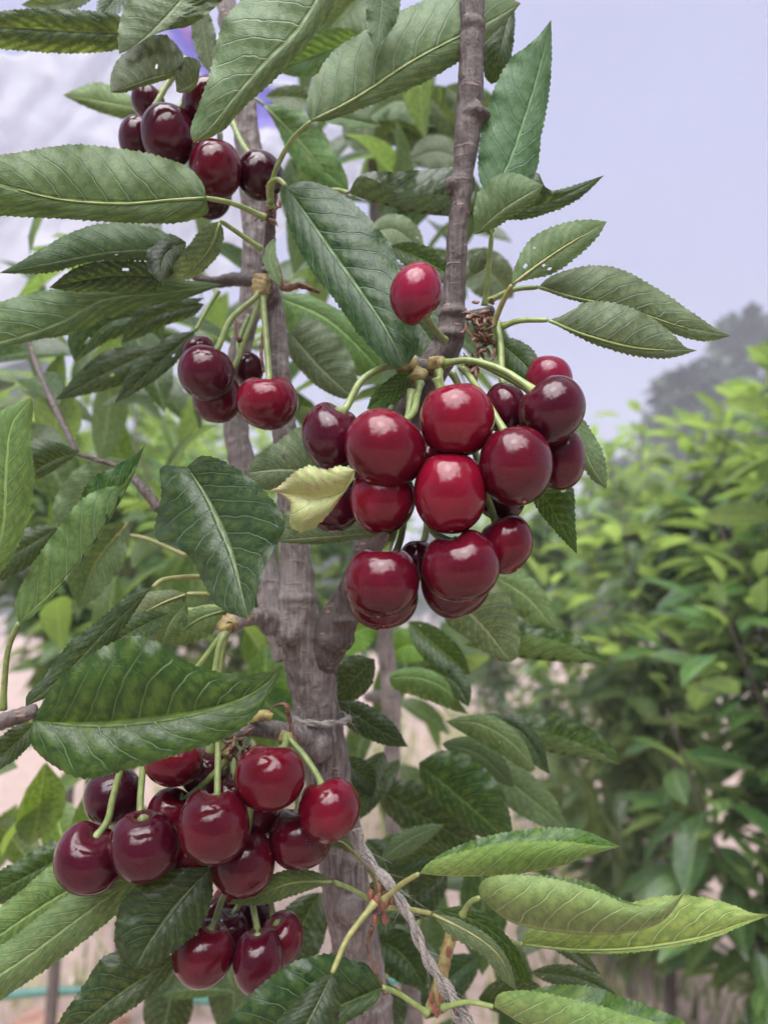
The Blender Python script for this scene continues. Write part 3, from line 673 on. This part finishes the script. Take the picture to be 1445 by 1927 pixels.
# --- lower left
H('U', .318, .300, 6, 14, '398 1632 340 1695 292 1760 252 1824', '310 1642 236 1690 217 1760 228 1802', '398 1690 372 1750 320 1796 278 1826', bite=[('L', .92, .06, .4)])
H('D', .325, .312, 16, 14, '275 1640 150 1728 50 1802 -70 1880', '205 1648 120 1692 30 1762 -40 1815', '240 1700 130 1792 30 1862 -40 1905', tint=(1.05, 1.15, .85))
H('D', .335, .325, 14, 10, '165 1655 70 1712 -50 1795', '110 1625 40 1678 -20 1730', '130 1716 40 1778 -20 1810', tint=(1.0, 1.2, .7))
H('U', .355, .345, 10, 10, '135 1605 50 1650 -40 1696', '100 1584 40 1618 -20 1655', '112 1642 60 1677 0 1702', tint=(1, 1.2, .8))
H('U', .33, .318, 12, -4, '335 1802 240 1862 150 1930 80 1985', '270 1788 200 1800 155 1860 108 1930', '322 1832 270 1882 200 1930 120 1985')
S('U', .285, 26, '72 1355 20 1408 -40 1456')
H('D', .335, .33, 6, 8, '628 1660 550 1662 480 1688 428 1702', '590 1641 540 1639 480 1663', '560 1682 500 1701', '628 1660 665 1676 705 1700', tint=(1.05, 1.15, .8))
S('U', .42, 45, '600 1680 560 1760 535 1850'); S('D', .345, 12, '665 1604 640 1584 606 1588', dz=(3, 3), pet='665 1604 700 1640 712 1690')
S('U', .52, 55, '335 1825 318 1890 300 1975'); S('D', .5, 45, '420 1800 440 1880 430 1960')
for a in ((.43, 40, '760 1640 720 1700 705 1770'), (.45, 45, '700 1760 760 1800 800 1860'), (.46, 40, '900 1880 980 1880 1040 1920'), (.44, 30, '720 1850 735 1900 720 1960'), (.47, 50, '840 1640 780 1690 740 1740'), (.48, 45, '900 1800 840 1850 800 1920'), (.46, 35, '690 1580 730 1640 720 1700')): S('U', *a, tint=(.8, .85, .8))

# --- leaves further back that nobody could count one by one
def leaf_patch(A, base_p, d, n, L, W, tint, curl=.25, seg=5):
    """a small bent leaf from base_p along d with face normal n"""
    d = d / np.linalg.norm(d); s = np.cross(d, n); s /= np.linalg.norm(s) + 1e-9; n = np.cross(s, d)
    u = np.linspace(0, 1, seg + 1); w = np.interp(u, PROF_U, PROF_W) * W * .5
    mid = base_p + np.outer(u * L, d) - np.outer(curl * L * u ** 2, n)
    V = np.stack([mid - s * w[:, None] + n * (w * .35)[:, None], mid, mid + s * w[:, None] + n * (w * .35)[:, None]], 1).reshape(-1, 3)
    UV = np.stack([np.repeat(u, 3), np.tile([0, .5, 1.0], seg + 1)], 1)
    Fs = []
    for a in range(seg):
        for b in range(2): Fs.append((a * 3 + b, a * 3 + b + 1, a * 3 + b + 4, a * 3 + b + 3))
    A.add(V, Fs, UV, tint)
def rdir(r): 
    v = np.array([r.gauss(0, 1) for _ in range(3)]); return v / np.linalg.norm(v)
def foliage(parent, regions, seed):
    r = random.Random(seed); A = Acc()
    for (x0, x1, y0, y1, da, db, n, t) in regions:
        for i in range(n):
            p = P(r.uniform(x0, x1), r.uniform(y0, y1), r.uniform(da, db))
            d = np.array([r.gauss(0, .8), r.gauss(0, .5), r.gauss(-.35, .5)]); nn = np.array([r.gauss(0, .4), r.gauss(-.5, .4), 1.0])
            L = r.uniform(.055, .085); k = r.uniform(.8, 1.2)
            leaf_patch(A, p, d, nn, L, L * .42, (t[0] * k, t[1] * k, t[2] * k), r.uniform(.1, .45))
    o = A.obj('foliage', M_CROWN, parent); o['kind'] = 'stuff'; return o
foliage(TREE2, [(540, 860, -40, 330, .5, .8, 30, (1.22, 1.35, 1.22)), (690, 900, 300, 620, .55, .8, 16, (1.22, 1.35, 1.22)), (560, 830, 500, 760, .5, .75, 16, (1.08, 1.22, 1.08)),
                (-20, 470, 420, 800, .5, .85, 46, (1.15, 1.28, 1.08)), (480, 700, 380, 900, .52, .85, 22, (1.15, 1.28, 1.08)), (640, 860, 1150, 1560, .72, 1.0, 18, (1.35, 1.49, 1.08)), (640, 1000, 1560, 1960, .5, .8, 26, (0.94, 1.08, 0.94)),
                (60, 470, 740, 1180, .6, 1.0, 34, (1.49, 1.69, 1.01)), (-40, 230, 1400, 1600, .5, .8, 16, (1.89, 2.03, 1.08)), (430, 620, 1640, 1960, .45, .6, 8, (1.08, 1.15, 1.08)), (400, 560, 1150, 1300, .5, .8, 8, (1.35, 1.62, 0.94))], 11)
# ------------------------------------------------------------------ cherries
def cherry(x, y, rx, ry, d, col, label, group, stem=None, axis=None, sd=None, heart=None):
    """one cherry: skin and stalk. stem: photo points from the fruit up; axis: lean of the stalk end"""
    i = cherry.i; cherry.i += 1; g = np.random.default_rng(300 + i)
    nt, nphi = 46, 60
    th = np.linspace(0, np.pi, nt); ph = np.linspace(0, 2 * np.pi, nphi, endpoint=False)
    T, H_ = np.meshgrid(th, ph, indexing='ij')
    ca = np.cos(H_ - g.uniform(0, 6.28))
    rr = 1 + .045 * np.sin(T) ** 2 - .035 * (np.cos(T) > 0) * np.cos(T) ** 2 - .05 * (np.cos(T) < 0) * np.cos(T) ** 4
    rr = rr - .17 * np.exp(-(T / .26) ** 2) - .10 * np.exp(-(T / .62) ** 2) * (1 + .5 * ca)
    rr = rr + .028 * np.sin(T) * np.cos(2 * H_ + g.uniform(0, 6)) + .022 * np.sin(T * 2 + g.uniform(0, 6)) * ca
    rr = rr - .018 * np.exp(-((np.abs(np.angle(np.exp(1j * (H_ - 1.2 - g.uniform(0, 3)))))) / .1) ** 2) * np.sin(T)
    if heart is None: heart = g.uniform(.1, .8)
    rr = rr + heart * .085 * np.cos(2 * H_) * np.exp(-((T - .55) / .38) ** 2) - heart * .05 * np.exp(-(T / .5) ** 2)
    X = rr * np.sin(T) * np.cos(H_); Y = rr * np.sin(T) * np.sin(H_); Z = rr * np.cos(T)
    V = np.stack([X, Y, Z], -1).reshape(-1, 3)
    if axis is None: axis = (g.uniform(-.25, .25), g.uniform(-.1, .25), 1)
    az = np.array(axis, float); az /= np.linalg.norm(az)
    ax = np.cross([0, 1, 0], az); ax /= np.linalg.norm(ax); ay = np.cross(az, ax)
    V = V @ np.stack([ax, ay, az])
    s = d / F; ext = (V.max(0) - V.min(0)) / 2; cen = (V.max(0) + V.min(0)) / 2
    V = (V - cen) / ext * np.array([rx, (rx + ry) / 2, ry]) * s
    UV = np.stack([H_ / (2 * np.pi), T / np.pi], -1).reshape(-1, 2)
    Fs = []
    for a in range(nt - 1):
        for b in range(nphi):
            c = (b + 1) % nphi; Fs.append((a * nphi + b, (a + 1) * nphi + b, (a + 1) * nphi + c, a * nphi + c))
    c = P(x, y, d)
    o = mesh_obj('cherry', V + c, Fs, M_CHERRY, None, uv=UV, origin=c)
    o.color = (*col, 1); tag(o, label, 'cherry', group)
    if stem is not None:
        q = pts(stem); top = V[0] + c
        k = len(q); end = d + (.010 if sd is None else sd - d)
        dd = np.linspace(d, end, k + 1)[1:]
        path = np.vstack([top - az * .0006, P(q[:, 0], q[:, 1], dd)])
        path = spline(path, 30); rad = np.interp(np.linspace(0, 1, 30), [0, .06, .15, .85, .95, 1], [2.1, 1.5, 1.1, 1.0, 1.2, 1.5]) * .00135
        A = Acc(); A.add(*tube(path, rad, 10, lump=.05))
        st = A.obj('stalk', M_STEM, o); st.location = -Vector(o.location)
    return o
cherry.i = 0
RED = (.115, .0018, .011); BR = (.145, .002, .013); DK = (.052, .002, .010); MD = (.074, .0018, .009); PK = (.17, .005, .025); VD = (.032, .002, .008)
G1, G2, G3, G4, G5 = 'cherries in the upper left cluster', 'cherries hanging by the middle stem', 'cherries in the big central cluster', 'cherries in the lower left cluster', 'cherries in the bottom cluster'
# upper left cluster
cherry(318, 255, 52, 57, .352, DK, 'largest purple cherry of the upper left cluster, in front of two others', G1, '345 190 372 120')
cherry(261, 261, 37, 43, .362, DK, 'purple cherry farthest to the left in the upper left cluster', G1, '285 210 330 130', heart=.95)
cherry(279, 191, 31, 33, .378, DK, 'small bluish cherry at the top left of the upper cluster, pointed shape', G1, '310 165 350 110', axis=(.5, 0, .8))
cherry(393, 197, 50, 49, .356, MD, 'purple cherry half hidden behind the big hanging leaf at the top', G1, '410 150 440 100')
cherry(406, 319, 48, 54, .350, MD, 'dark red cherry directly below the tip of the large pale leaf', G1, '414 262 412 220 420 170', sd=.40)
cherry(489, 331, 44, 43, .362, VD, 'blackish cherry beside the grey stem, right end of the upper cluster', G1, '462 280 436 228', sd=.40)
cherry(396, 368, 40, 42, .368, VD, 'blackish cherry peeking out under the long left leaf', G1)
# by the middle stem
cherry(388, 703, 52, 52, .348, DK, 'round purple cherry with two white glints, left of the red one by the stem', G2, '412 650 435 600 480 560 490 545', axis=(.3, .2, 1), sd=.356)
cherry(503, 758, 58, 51, .342, RED, 'heart shaped red cherry hanging in front of the middle stem', G2, '506 706 502 650 497 590 494 550', axis=(0, -.1, 1), sd=.356, heart=.95)
cherry(409, 750, 46, 47, .362, MD, 'dark red cherry tucked under the round purple one', G2, '440 690 465 630 490 560')
cherry(374, 664, 31, 33, .376, MD, 'small cherry showing only its top above the round purple one', G2)
cherry(466, 694, 30, 32, .378, DK, 'shaded cherry between the purple and the heart shaped one', G2, '448 660 455 625 470 595')
cherry(783, 552, 50, 60, .284, PK, 'single bright cherry alone beside the upright branch', None, '812 612 836 640', axis=(.45, .3, -.8), sd=.325)
# central cluster
cherry(623, 821, 55, 66, .300, DK, 'purple cherry at the left end of the central cluster, stalk bent over', G3, '652 766 680 716 720 692 752 688', axis=(.45, -.25, 1), sd=.312)
cherry(725, 844, 77, 76, .284, RED, 'biggest red cherry, at the left front of the central cluster', G3, '776 778 785 745 790 722', axis=(.5, .25, 1), sd=.309)
cherry(860, 790, 71, 70, .284, BR, 'bright red cherry at the top front of the central cluster', G3, '832 730 826 700', axis=(-.2, .3, 1), sd=.312)
cherry(950, 768, 40, 48, .306, DK, 'dark cherry wedged between the bright red one and the right hand purple one', G3, '945 715 942 650 935 610', sd=.325)
cherry(1037, 773, 63, 66, .288, DK, 'purple cherry highest on the right of the central cluster', G3, '992 726 940 694 880 678 838 684', axis=(-.7, .1, .9), sd=.312)
cherry(1033, 717, 44, 46, .312, PK, 'pink cherry partly hidden behind the right hand purple one', G3)
cherry(970, 877, 70, 75, .280, MD, 'large deep red cherry at the right front of the central cluster', G3, '905 740 870 690', axis=(-.2, .25, 1), sd=.314)
cherry(1055, 864, 46, 59, .300, MD, 'deep red cherry along the right edge of the central cluster', G3, '1000 740 900 680')
cherry(847, 930, 69, 75, .282, BR, 'bright red cherry in the centre of the central cluster, below the top one', G3, '850 820 822 712', axis=(0, .3, 1))
cherry(720, 941, 62, 66, .292, BR, 'bright red cherry right under the biggest one', G3, '762 800 775 735')
cherry(942, 932, 48, 50, .306, VD, 'dark cherry in shade below the large deep red one', G3, '930 850 850 700')
cherry(812, 868, 42, 44, .306, RED, 'red cherry showing as a sliver in the middle gap of the central cluster', G3)
cherry(630, 955, 50, 46, .312, DK, 'shaded cherry under the yellowing leaf', G3, '700 850 760 720')
cherry(662, 925, 40, 42, .318, DK, 'shaded cherry between the yellowing leaf and the bright red one', G3)
cherry(718, 1098, 71, 65, .286, MD, 'dark red cherry at the lower left of the central cluster, in front of its twin', G3, '738 1010 755 960', axis=(.1, .25, 1), sd=.305, heart=.95)
cherry(721, 1124, 66, 62, .300, MD, 'dark red cherry showing as a rim below the lower left one', G3, '752 1020 765 950')
cherry(867, 1065, 73, 69, .281, MD, 'dark wine red cherry at the lower front of the central cluster, slight waist on top', G3, '815 1000 806 960', axis=(-.3, -.15, 1), sd=.305, heart=.95)
cherry(858, 1092, 67, 73, .298, MD, 'dark red cherry showing as a rim below the wine red front one', G3, '820 1000 812 940')
cherry(952, 1023, 50, 58, .292, RED, 'red cherry at the lower right, just above the pale leaf', G3, '925 960 880 800', axis=(-.5, .2, 1))
cherry(787, 1056, 36, 38, .310, DK, 'small dark cherry between the two lower front ones', G3, '800 1010 806 950')
# lower left cluster
cherry(169, 1614, 63, 66, .312, DK, 'purple cherry farthest left in the lower cluster', G4, '202 1546 213 1500 230 1440 250 1390', axis=(.3, -.1, 1), sd=.325, heart=.95)
cherry(271, 1594, 66, 62, .308, DK, 'purple cherry with a dented shoulder, second from the left end of the lower cluster', G4, '264 1532 266 1480 272 1420', axis=(0, -.2, 1), sd=.325)
cherry(402, 1559, 67, 69, .305, MD, 'two toned cherry with russet specks in the middle of the lower cluster', G4, '409 1492 410 1440 412 1380', axis=(.05, .15, 1), sd=.325, heart=.95)
cherry(508, 1465, 67, 61, .312, RED, 'red cherry with a pale brown scar near its top left, below the stub', G4, '535 1404 538 1388', axis=(.1, .3, 1), sd=.338)
cherry(619, 1525, 59, 60, .316, RED, 'bright red cherry farthest right in the lower cluster, against the trunk', G4, '600 1466 570 1420 540 1388', axis=(-.4, .2, 1), sd=.338)
cherry(566, 1576, 60, 57, .328, MD, 'dark red cherry tucked below the bright one against the trunk', G4, '560 1500 540 1400')
cherry(457, 1627, 60, 59, .322, MD, 'dark red cherry lowest in the lower cluster, touching the green leaf', G4, '470 1540 480 1430')
cherry(354, 1621, 46, 47, .328, RED, 'red cherry showing low between two purple ones', G4, '390 1540 420 1440')
cherry(322, 1530, 44, 45, .330, RED, 'red cherry behind the two toned one, stalk slanting to the right', G4, '350 1504 400 1460 432 1425', axis=(.6, -.2, .9), sd=.332)
cherry(327, 1436, 55, 43, .326, RED, 'red cherry just below the edge of the broad leaf', G4, '390 1330 412 1220 425 1190', sd=.338)
cherry(213, 1500, 54, 52, .336, VD, 'almost black cherry at the upper left of the lower cluster', G4, '300 1350 400 1220 424 1190', sd=.338)
cherry(386, 1455, 48, 48, .342, DK, 'dark cherry behind the vertical stalk, next to the red one below the leaf', G4, '405 1330 425 1190')
cherry(436, 1502, 42, 44, .336, DK, 'dark cherry between the two toned one and the scarred one', G4, '440 1450 440 1415')
cherry(482, 1538, 40, 42, .336, MD, 'dark red cherry in shadow under the scarred one', G4)
# bottom cluster
cherry(383, 1792, 58, 60, .328, MD, 'dark red cherry at the lower left of the bottom cluster', G5, '405 1732 420 1690 440 1660', axis=(.35, -.2, 1), sd=.345)
cherry(487, 1810, 48, 58, .328, DK, 'long dark cherry hanging lowest in the bottom cluster', G5, '484 1750 478 1715 472 1690', axis=(-.1, -.1, 1), sd=.345)
cherry(530, 1767, 41, 46, .342, MD, 'red cherry with its stalk hollow showing, right end of the bottom cluster', G5, '514 1730 510 1700 506 1670', axis=(-.25, -.5, 1))
cherry(430, 1754, 40, 40, .346, DK, 'dark cherry behind the lower left one of the bottom cluster', G5, '445 1712 460 1680')
cherry(402, 1722, 34, 34, .354, MD, 'cherry at the top left of the bottom cluster, behind the leaf edge', G5)
cherry(480, 1727, 38, 40, .362, VD, 'blackish cherry at the back of the bottom cluster', G5, '495 1680 500 1650')
cherry(424, 1696, 24, 24, .362, PK, 'small pink cherry just visible above the bottom cluster', G5)

# ------------------------------------------------------------------ twine
def rope(name, path, r, label, frays=0, seed=2, spread=1.0):
    path = spline(np.asarray(path, float), 260); A = Acc(); g = random.Random(seed); n = len(path)
    T = np.gradient(path, axis=0); T /= np.linalg.norm(T, axis=1)[:, None]
    a = np.cross(T, [0, 1, .2]); a /= np.linalg.norm(a, axis=1)[:, None]; b = np.cross(T, a)
    L = np.concatenate([[0], np.cumsum(np.linalg.norm(np.diff(path, axis=0), axis=1))])
    loose = np.interp(np.linspace(0, 1, n), [0, .6, 1], [1, 1, spread])[:, None]
    for s in range(2):
        w = L / (r * 7.5) * 2 * np.pi / 1.6 + s * math.pi
        c = path + (np.cos(w)[:, None] * a + np.sin(w)[:, None] * b) * r * .52 * loose
        for k in range(7):                              # yarns in the strand
            w2 = -L / (r * 4.0) * 3 + k * .9; q = .42 * r * (1 if k else 0)
            A.add(*tube(c + (np.cos(w2)[:, None] * a + np.sin(w2)[:, None] * b) * q * loose, r * .24, 6))
    for i in range(frays):
        k = g.randrange(8, n - 8) if g.random() < .55 else g.randrange(int(n * .75), n - 2)
        d = T[k] * g.uniform(.3, 1.6) + a[k] * g.gauss(0, .6) + b[k] * g.gauss(0, .6)
        ln = g.uniform(.004, .013)
        p = np.stack([path[k] + a[k] * r * .3, path[k] + d * ln * .5 + np.array([0, 0, -.0008]), path[k] + d * ln + np.array([g.gauss(0, .0015), 0, -.002])])
        A.add(*tube(spline(p, 8), np.linspace(.00012, .00005, 8), 4))
    return tag(A.obj(name, M_TWINE), label, 'twine')
pp = [P(672, 1560, .335), P(688, 1610, .333), P(735, 1668, .33), P(772, 1730, .328), P(800, 1800, .328), P(838, 1860, .33), P(880, 1935, .332), P(900, 1990, .334)]
rope('twine', pp, .0022, 'frayed grey twine hanging slantwise beside the trunk over the small leaf stalks', 90, spread=2.4)
ang = np.linspace(0, 2 * np.pi, 26); rc = P(603, 1352, .372); R0 = 54 * .372 / F
rope('twine', np.stack([rc[0] + R0 * np.cos(ang), rc[1] + R0 * np.sin(ang), rc[2] + .0012 * np.cos(ang - 2.2) + .0008 * ang / 6.28], 1), .0015, 'loop of grey twine tied round the trunk below the fork', 24, seed=4)

# ------------------------------------------------------------------ torn plastic film behind the upper left leaves
def film():
    nu, nv = 90, 70; V = []; UV = []
    top = spline(np.array([[-150, 70], [60, 95], [330, 20], [480, 130], [600, 200], [690, 260]], float), nu)
    bot = spline(np.array([[-150, 720], [40, 690], [130, 560], [330, 560], [560, 420], [690, 345]], float), nu)
    for i in range(nu):
        for j in range(nv):
            v = j / (nv - 1); p = top[i] * (1 - v) + bot[i] * v
            x = p[0] + 14 * math.sin(v * 9 + i * .11); y = p[1] + 10 * math.sin(i * .5 + v * 3)
            q = mnoise.fractal(Vector((x * .006, y * .006, 3.0)), 1.0, 2.2, 4)
            cr = abs(mnoise.noise(Vector((x * .012 + y * .006, y * .004 - x * .005, 7.0))))
            V.append(P(x, y, .92 + .014 * q - .018 * cr)); UV.append((i / (nu - 1), v))
    Fs = []
    for i in range(nu - 1):
        for j in range(nv - 1):
            x = i / nu; y = j / nv
            a = i * nv + j; Fs.append((a, a + 1, a + nv + 1, a + nv))
    o = mesh_obj('plastic_sheet', np.array(V), Fs, M_FILM, None, uv=np.array(UV), origin=np.array(V).mean(0))
    m = o.modifiers.new('thickness', 'SOLIDIFY'); m.thickness = .0008
    tag(o, 'torn translucent white plastic film with violet print, draped behind the upper left leaves', 'plastic film')
film()

# ------------------------------------------------------------------ ground
def ground():
    g = np.concatenate([np.linspace(-3, 3, 61), np.geomspace(3.2, 155, 22)])
    xs = np.concatenate([-g[61:][::-1], g[:61]]); xs = np.concatenate([xs, g[61:]])
    ys = np.concatenate([np.linspace(-4, 8, 100), np.geomspace(8.4, 160, 24)])
    V = []
    for x in xs:
        for y in ys:
            h = .02 * mnoise.fractal(Vector((x * 2.1, y * 2.1, 0)), 1, 2, 4) + .05 * mnoise.noise(Vector((x * .4, y * .4, 5)))
            V.append((x, y, h - .02))
    m = len(ys); Fs = [(i * m + j, (i + 1) * m + j, (i + 1) * m + j + 1, i * m + j + 1) for i in range(len(xs) - 1) for j in range(m - 1)]
    o = mesh_obj('ground', V, Fs, M_GROUND); o['kind'] = 'structure'
ground()
def gz(x, y): return .02 * mnoise.fractal(Vector((x * 2.1, y * 2.1, 0)), 1, 2, 4) + .05 * mnoise.noise(Vector((x * .4, y * .4, 5))) - .02

def hills():
    V = []; n = 120
    for i in range(n):
        a = -1.1 + 2.2 * i / (n - 1)
        for k, (r, h) in enumerate(((70, 0), (90, 2), (110, 4.5), (128, 5), (150, 0))):
            V.append((r * math.sin(a), r * math.cos(a), h * (1 + .6 * mnoise.noise(Vector((a * 4, k * .2, 2)))) - .1))
    Fs = [(i * 5 + k, (i + 1) * 5 + k, (i + 1) * 5 + k + 1, i * 5 + k + 1) for i in range(n - 1) for k in range(4)]
    o = mesh_obj('hills', V, Fs, M_FAR); o['kind'] = 'structure'
hills()

# grass and weeds between the rows
def grass():
    r = random.Random(8); A = Acc()
    for i in range(3400):
        y = r.uniform(1.6, 9); x = r.choice([r.gauss(.85, .22), r.gauss(-1.15, .3), r.gauss(0.05, .12), r.uniform(-2.5, 2.5) if r.random() < .25 else r.gauss(.8, .2)])
        if y < 2.4 and abs(x) < .35: continue
        h = r.uniform(.04, .16); z = gz(x, y); dx, dy = r.gauss(0, .4) * h, r.gauss(0, .4) * h; w = r.uniform(.003, .008)
        V = np.array([[x - w, y, z - .01], [x + w, y, z - .01], [x + dx * .5 + w * .7, y + dy * .5, z + h * .6], [x + dx * .5 - w * .7, y + dy * .5, z + h * .6], [x + dx, y + dy, z + h]])
        A.add(V, [(0, 1, 2, 3), (3, 2, 4)])
    o = A.obj('grass', M_GRASS); o['kind'] = 'stuff'
    tag(o, 'dry and green grass tufts along the tree rows', 'grass')
grass()

# ------------------------------------------------------------------ orchard trees behind
def orchard_tree(x, y, h, seed, label, shoots=9, dens=1.0, light=1.0, leafL=.10, spread=.38, low=2):
    r = random.Random(seed); root = np.array([x, y, gz(x, y)])
    t = empty('cherry_tree', root, label, 'tree', G_TREES)
    W = Acc(); A = Acc()
    lean = np.array([r.gauss(0, .03), r.gauss(0, .03), 0])
    trunk = spline(np.array([root - [0, 0, .04], root + [0, 0, h * .25] + lean, root + [0, 0, h * .55] + lean * 2, root + [r.gauss(0, .05), r.gauss(0, .05), h * .97]]), 24)
    W.add(*tube(trunk, np.linspace(.015, .004, 24), 8, lump=.05))
    lines = [(trunk[low:], .012)]
    Br = []
    for i in range(shoots):
        k = r.randrange(low, 18); a = i * 2.4 + r.uniform(-.5, .5); up = r.uniform(.25, .55) * (h * .62)
        top = min(trunk[k][2] + up, root[2] + h * r.uniform(.84, 1.08)); s = r.uniform(.5, 1.0) * spread
        p = spline(np.array([trunk[k], trunk[k] + [math.cos(a) * s * .5, math.sin(a) * s * .5, (top - trunk[k][2]) * .3], [trunk[k][0] + math.cos(a) * s, trunk[k][1] + math.sin(a) * s, top]]), 16)
        B_ = Acc(); B_.add(*tube(p, np.linspace(.007, .002, 16), 6)); B_.obj('branch', M_BARK_B, t); lines.append((p, .008))
    W.obj('trunk', M_BARK_B, t)
    for p, _ in lines:
        L = np.linalg.norm(np.diff(p, axis=0), axis=1).sum(); n = int(L / .0052 * dens)
        for j in range(n):
            f = (j + r.random()) / n; q = p[min(len(p) - 1, int(f * (len(p) - 1)))] + np.array([r.gauss(0, .012)] * 3)
            a = r.uniform(0, 6.283); young = max(0, f - .6) * 2.5 * ((q[2] - root[2]) / h > .6)
            d = np.array([math.cos(a), math.sin(a), r.gauss(-.25, .4) + young * .9]); st = d / np.linalg.norm(d) * r.uniform(.01, .09)
            l = leafL * r.uniform(.45, 1.25) * (1 - .25 * young); kk = r.uniform(.7, 1.15) * light
            tn = (kk * (1 + .45 * young), kk * (1 + .5 * young), kk * (1.0 + .3 * young))
            leaf_patch(A, q + st, d, np.array([r.gauss(0, .35), r.gauss(0, .35), 1.0]), l, l * r.uniform(.32, .46), tn, r.uniform(.05, .4), 4)
    A.obj('crown', M_CROWN, t)

RIGHT = 'right hand row tree, '
for k, (y, x, h, s, lb, li) in enumerate((
        (1.45, .80, 1.83, 21, 'closest one, its dark lower leaves filling the lower right edge', .85), (2.15, .74, 1.90, 22, 'second from the front, thin brown stem in full view', 1.0),
        (1.85, 1.2, 1.85, 28, 'standing behind the closest one at the picture edge', .95), (2.9, .83, 1.95, 23, 'third from the front, pale new leaves at its top', 1.05), (3.9, .82, 2.0, 24, 'fourth from the front, behind the red cherries', 1.05), (5.4, .86, 2.1, 25, 'second last before the end of the path', 1.0),
        (7.6, .9, 2.2, 26, 'last one, at the end of the path', 1.0))):
    orchard_tree(x, y, h, s, RIGHT + lb, shoots=17, dens=(.9 if y < 1.6 else .75) if y < 4 else .5, light=li * 2.0, leafL=.12, low=2, spread=.40 if y < 2.5 else .30)
LEFT = 'left hand row tree, '
for k, (y, x, h, s, lb, li) in enumerate(((1.9, -.78, 2.02, 31, 'closest one, blurred behind the left leaves', 1.05), (2.9, -.95, 2.3, 32, 'second from the front', 1.05), (2.5, -.42, 1.95, 36, 'low one with light yellow green leaves', 1.3),
        (4.1, -.9, 2.5, 33, 'third from the front, behind the middle stem', 1.0), (5.8, -.85, 2.3, 34, 'last one before the meadow', 1.0), (3.6, -.15, 2.1, 37, 'small one in line with the trunk', 1.2))):
    orchard_tree(x, y, h, s, LEFT + lb, shoots=13, dens=.9 if y < 4 else .6, light=li * 1.75, leafL=.10, spread=.45, low=6)

# tall dark trees far off
def far_tree(x, y, h, w, seed, label):
    r = random.Random(seed); root = np.array([x, y, -.3]); t = empty('dark_tree', root, label, 'tree', 'tall far trees')
    W = Acc(); W.add(*tube(np.array([root, root + [0, 0, h * .5], root + [0, 0, h * .96]]), np.array([.3, .2, .04]), 8)); W.obj('trunk', M_BARK_B, t)
    A = Acc()
    for i in range(1500):
        f = r.random() ** .8; rad = w * (1 - f) ** .42 * (.55 + .45 * math.sin(f * 23 + seed) ** 2) * r.uniform(.5, 1); a = r.uniform(0, 6.283)
        p = root + np.array([math.cos(a) * rad, math.sin(a) * rad, h * (.1 + .9 * f)])
        leaf_patch(A, p, np.array([math.cos(a), math.sin(a), r.gauss(-.1, .5)]), rdir(r) + [0, 0, .8], r.uniform(.5, 1.0), r.uniform(.4, .7), (1, 1, 1), .3, 2)
    A.obj('crown', M_FAR, t)
for a in ((13.2, 27, 11.6, 3.4, 1, 'tallest dark tree far beyond the right hand row, cut by the picture edge'), (10.2, 25, 9.0, 2.6, 2, 'dark far tree rising behind the two leaves on the right'), (9.0, 29, 6.6, 2.0, 3, 'lower far tree at the left end of the dark group on the right'),
          (-14.2, 30, 12.2, 1.7, 4, 'dim far tree at the left picture edge beside the plastic film'), (-9.6, 34, 8.5, 2.4, 5, 'round far tree behind the left row'), (-3.5, 40, 7.5, 3.0, 6, 'distant tree behind the middle stem'), (3.5, 42, 6.0, 3.0, 7, 'distant tree above the end of the path')): far_tree(*a)

# ------------------------------------------------------------------ small things on the ground
hp = [np.array([x, y, .055 + .012 * math.sin(x * 5)]) for x, y in ((-2.4, 2.62), (-1.6, 2.56), (-1.0, 2.60), (-.5, 2.58), (-.1, 2.66), (.3, 2.75))]
A = Acc(); A.add(*tube(spline(np.array(hp), 60), .013, 12)); tag(A.obj('garden_hose', M_HOSE), 'teal irrigation hose lying across the soil at the lower left', 'hose')
def plank(x, y, l, w, h, rz, ry, label):
    V = []; n = 14
    for i in range(n):
        f = i / (n - 1) - .5
        for (a, b) in ((-.5, 0), (.5, 0), (.46, 1), (-.46, 1)):
            V.append((f * l, a * w + .006 * math.sin(i * 2.1), b * h + .004 * math.sin(i * 1.7 + a)))
    Fs = [(i * 4 + k, i * 4 + (k + 1) % 4, (i + 1) * 4 + (k + 1) % 4, (i + 1) * 4 + k) for i in range(n - 1) for k in range(4)] + [(3, 2, 1, 0), tuple(range(4 * n - 4, 4 * n))]
    V = np.array(V); c, s = math.cos(rz), math.sin(rz); cy, sy = math.cos(ry), math.sin(ry)
    V = V @ np.array([[cy, 0, -sy], [0, 1, 0], [sy, 0, cy]]); V = V @ np.array([[c, s, 0], [-s, c, 0], [0, 0, 1]])
    o = mesh_obj('timber', V + [x, y, gz(x, y) - .01 - V[:, 2].min()], Fs, M_WOOD, smooth=False); tag(o, label, 'timber', 'timber pieces in the lower left corner')
    b = o.modifiers.new('edge', 'BEVEL'); b.width = .008; b.segments = 2
plank(-1.18, 2.30, .9, .12, .09, .5, 0, 'brown timber lying in the lower left corner, in front of the hose')
plank(-.80, 2.34, .6, .10, .07, -.35, .05, 'shorter brown timber crossing beside the lower left leaves')
r_ = random.Random(4); A = Acc()
for i in range(160):
    y = r_.uniform(1.9, 8); x = r_.uniform(-1.6, 1.8) * (1 if y < 4 else 1.2); s = r_.uniform(.008, .028)
    V, Fs = blob(0, 0, 1, 1, seg=6); V = (V - V.mean(0)); V = V / np.abs(V).max() * s * np.array([1, r_.uniform(.7, 1.2), r_.uniform(.5, .8)])
    V = V * (1 + .2 * np.sin(V @ np.array([310, 190, 270]))[:, None]); A.add(V + [x, y, gz(x, y) + s * .3], Fs)
o = A.obj('gravel', M_STONE); o['kind'] = 'stuff'; tag(o, 'loose pale stones scattered over the path', 'stones')
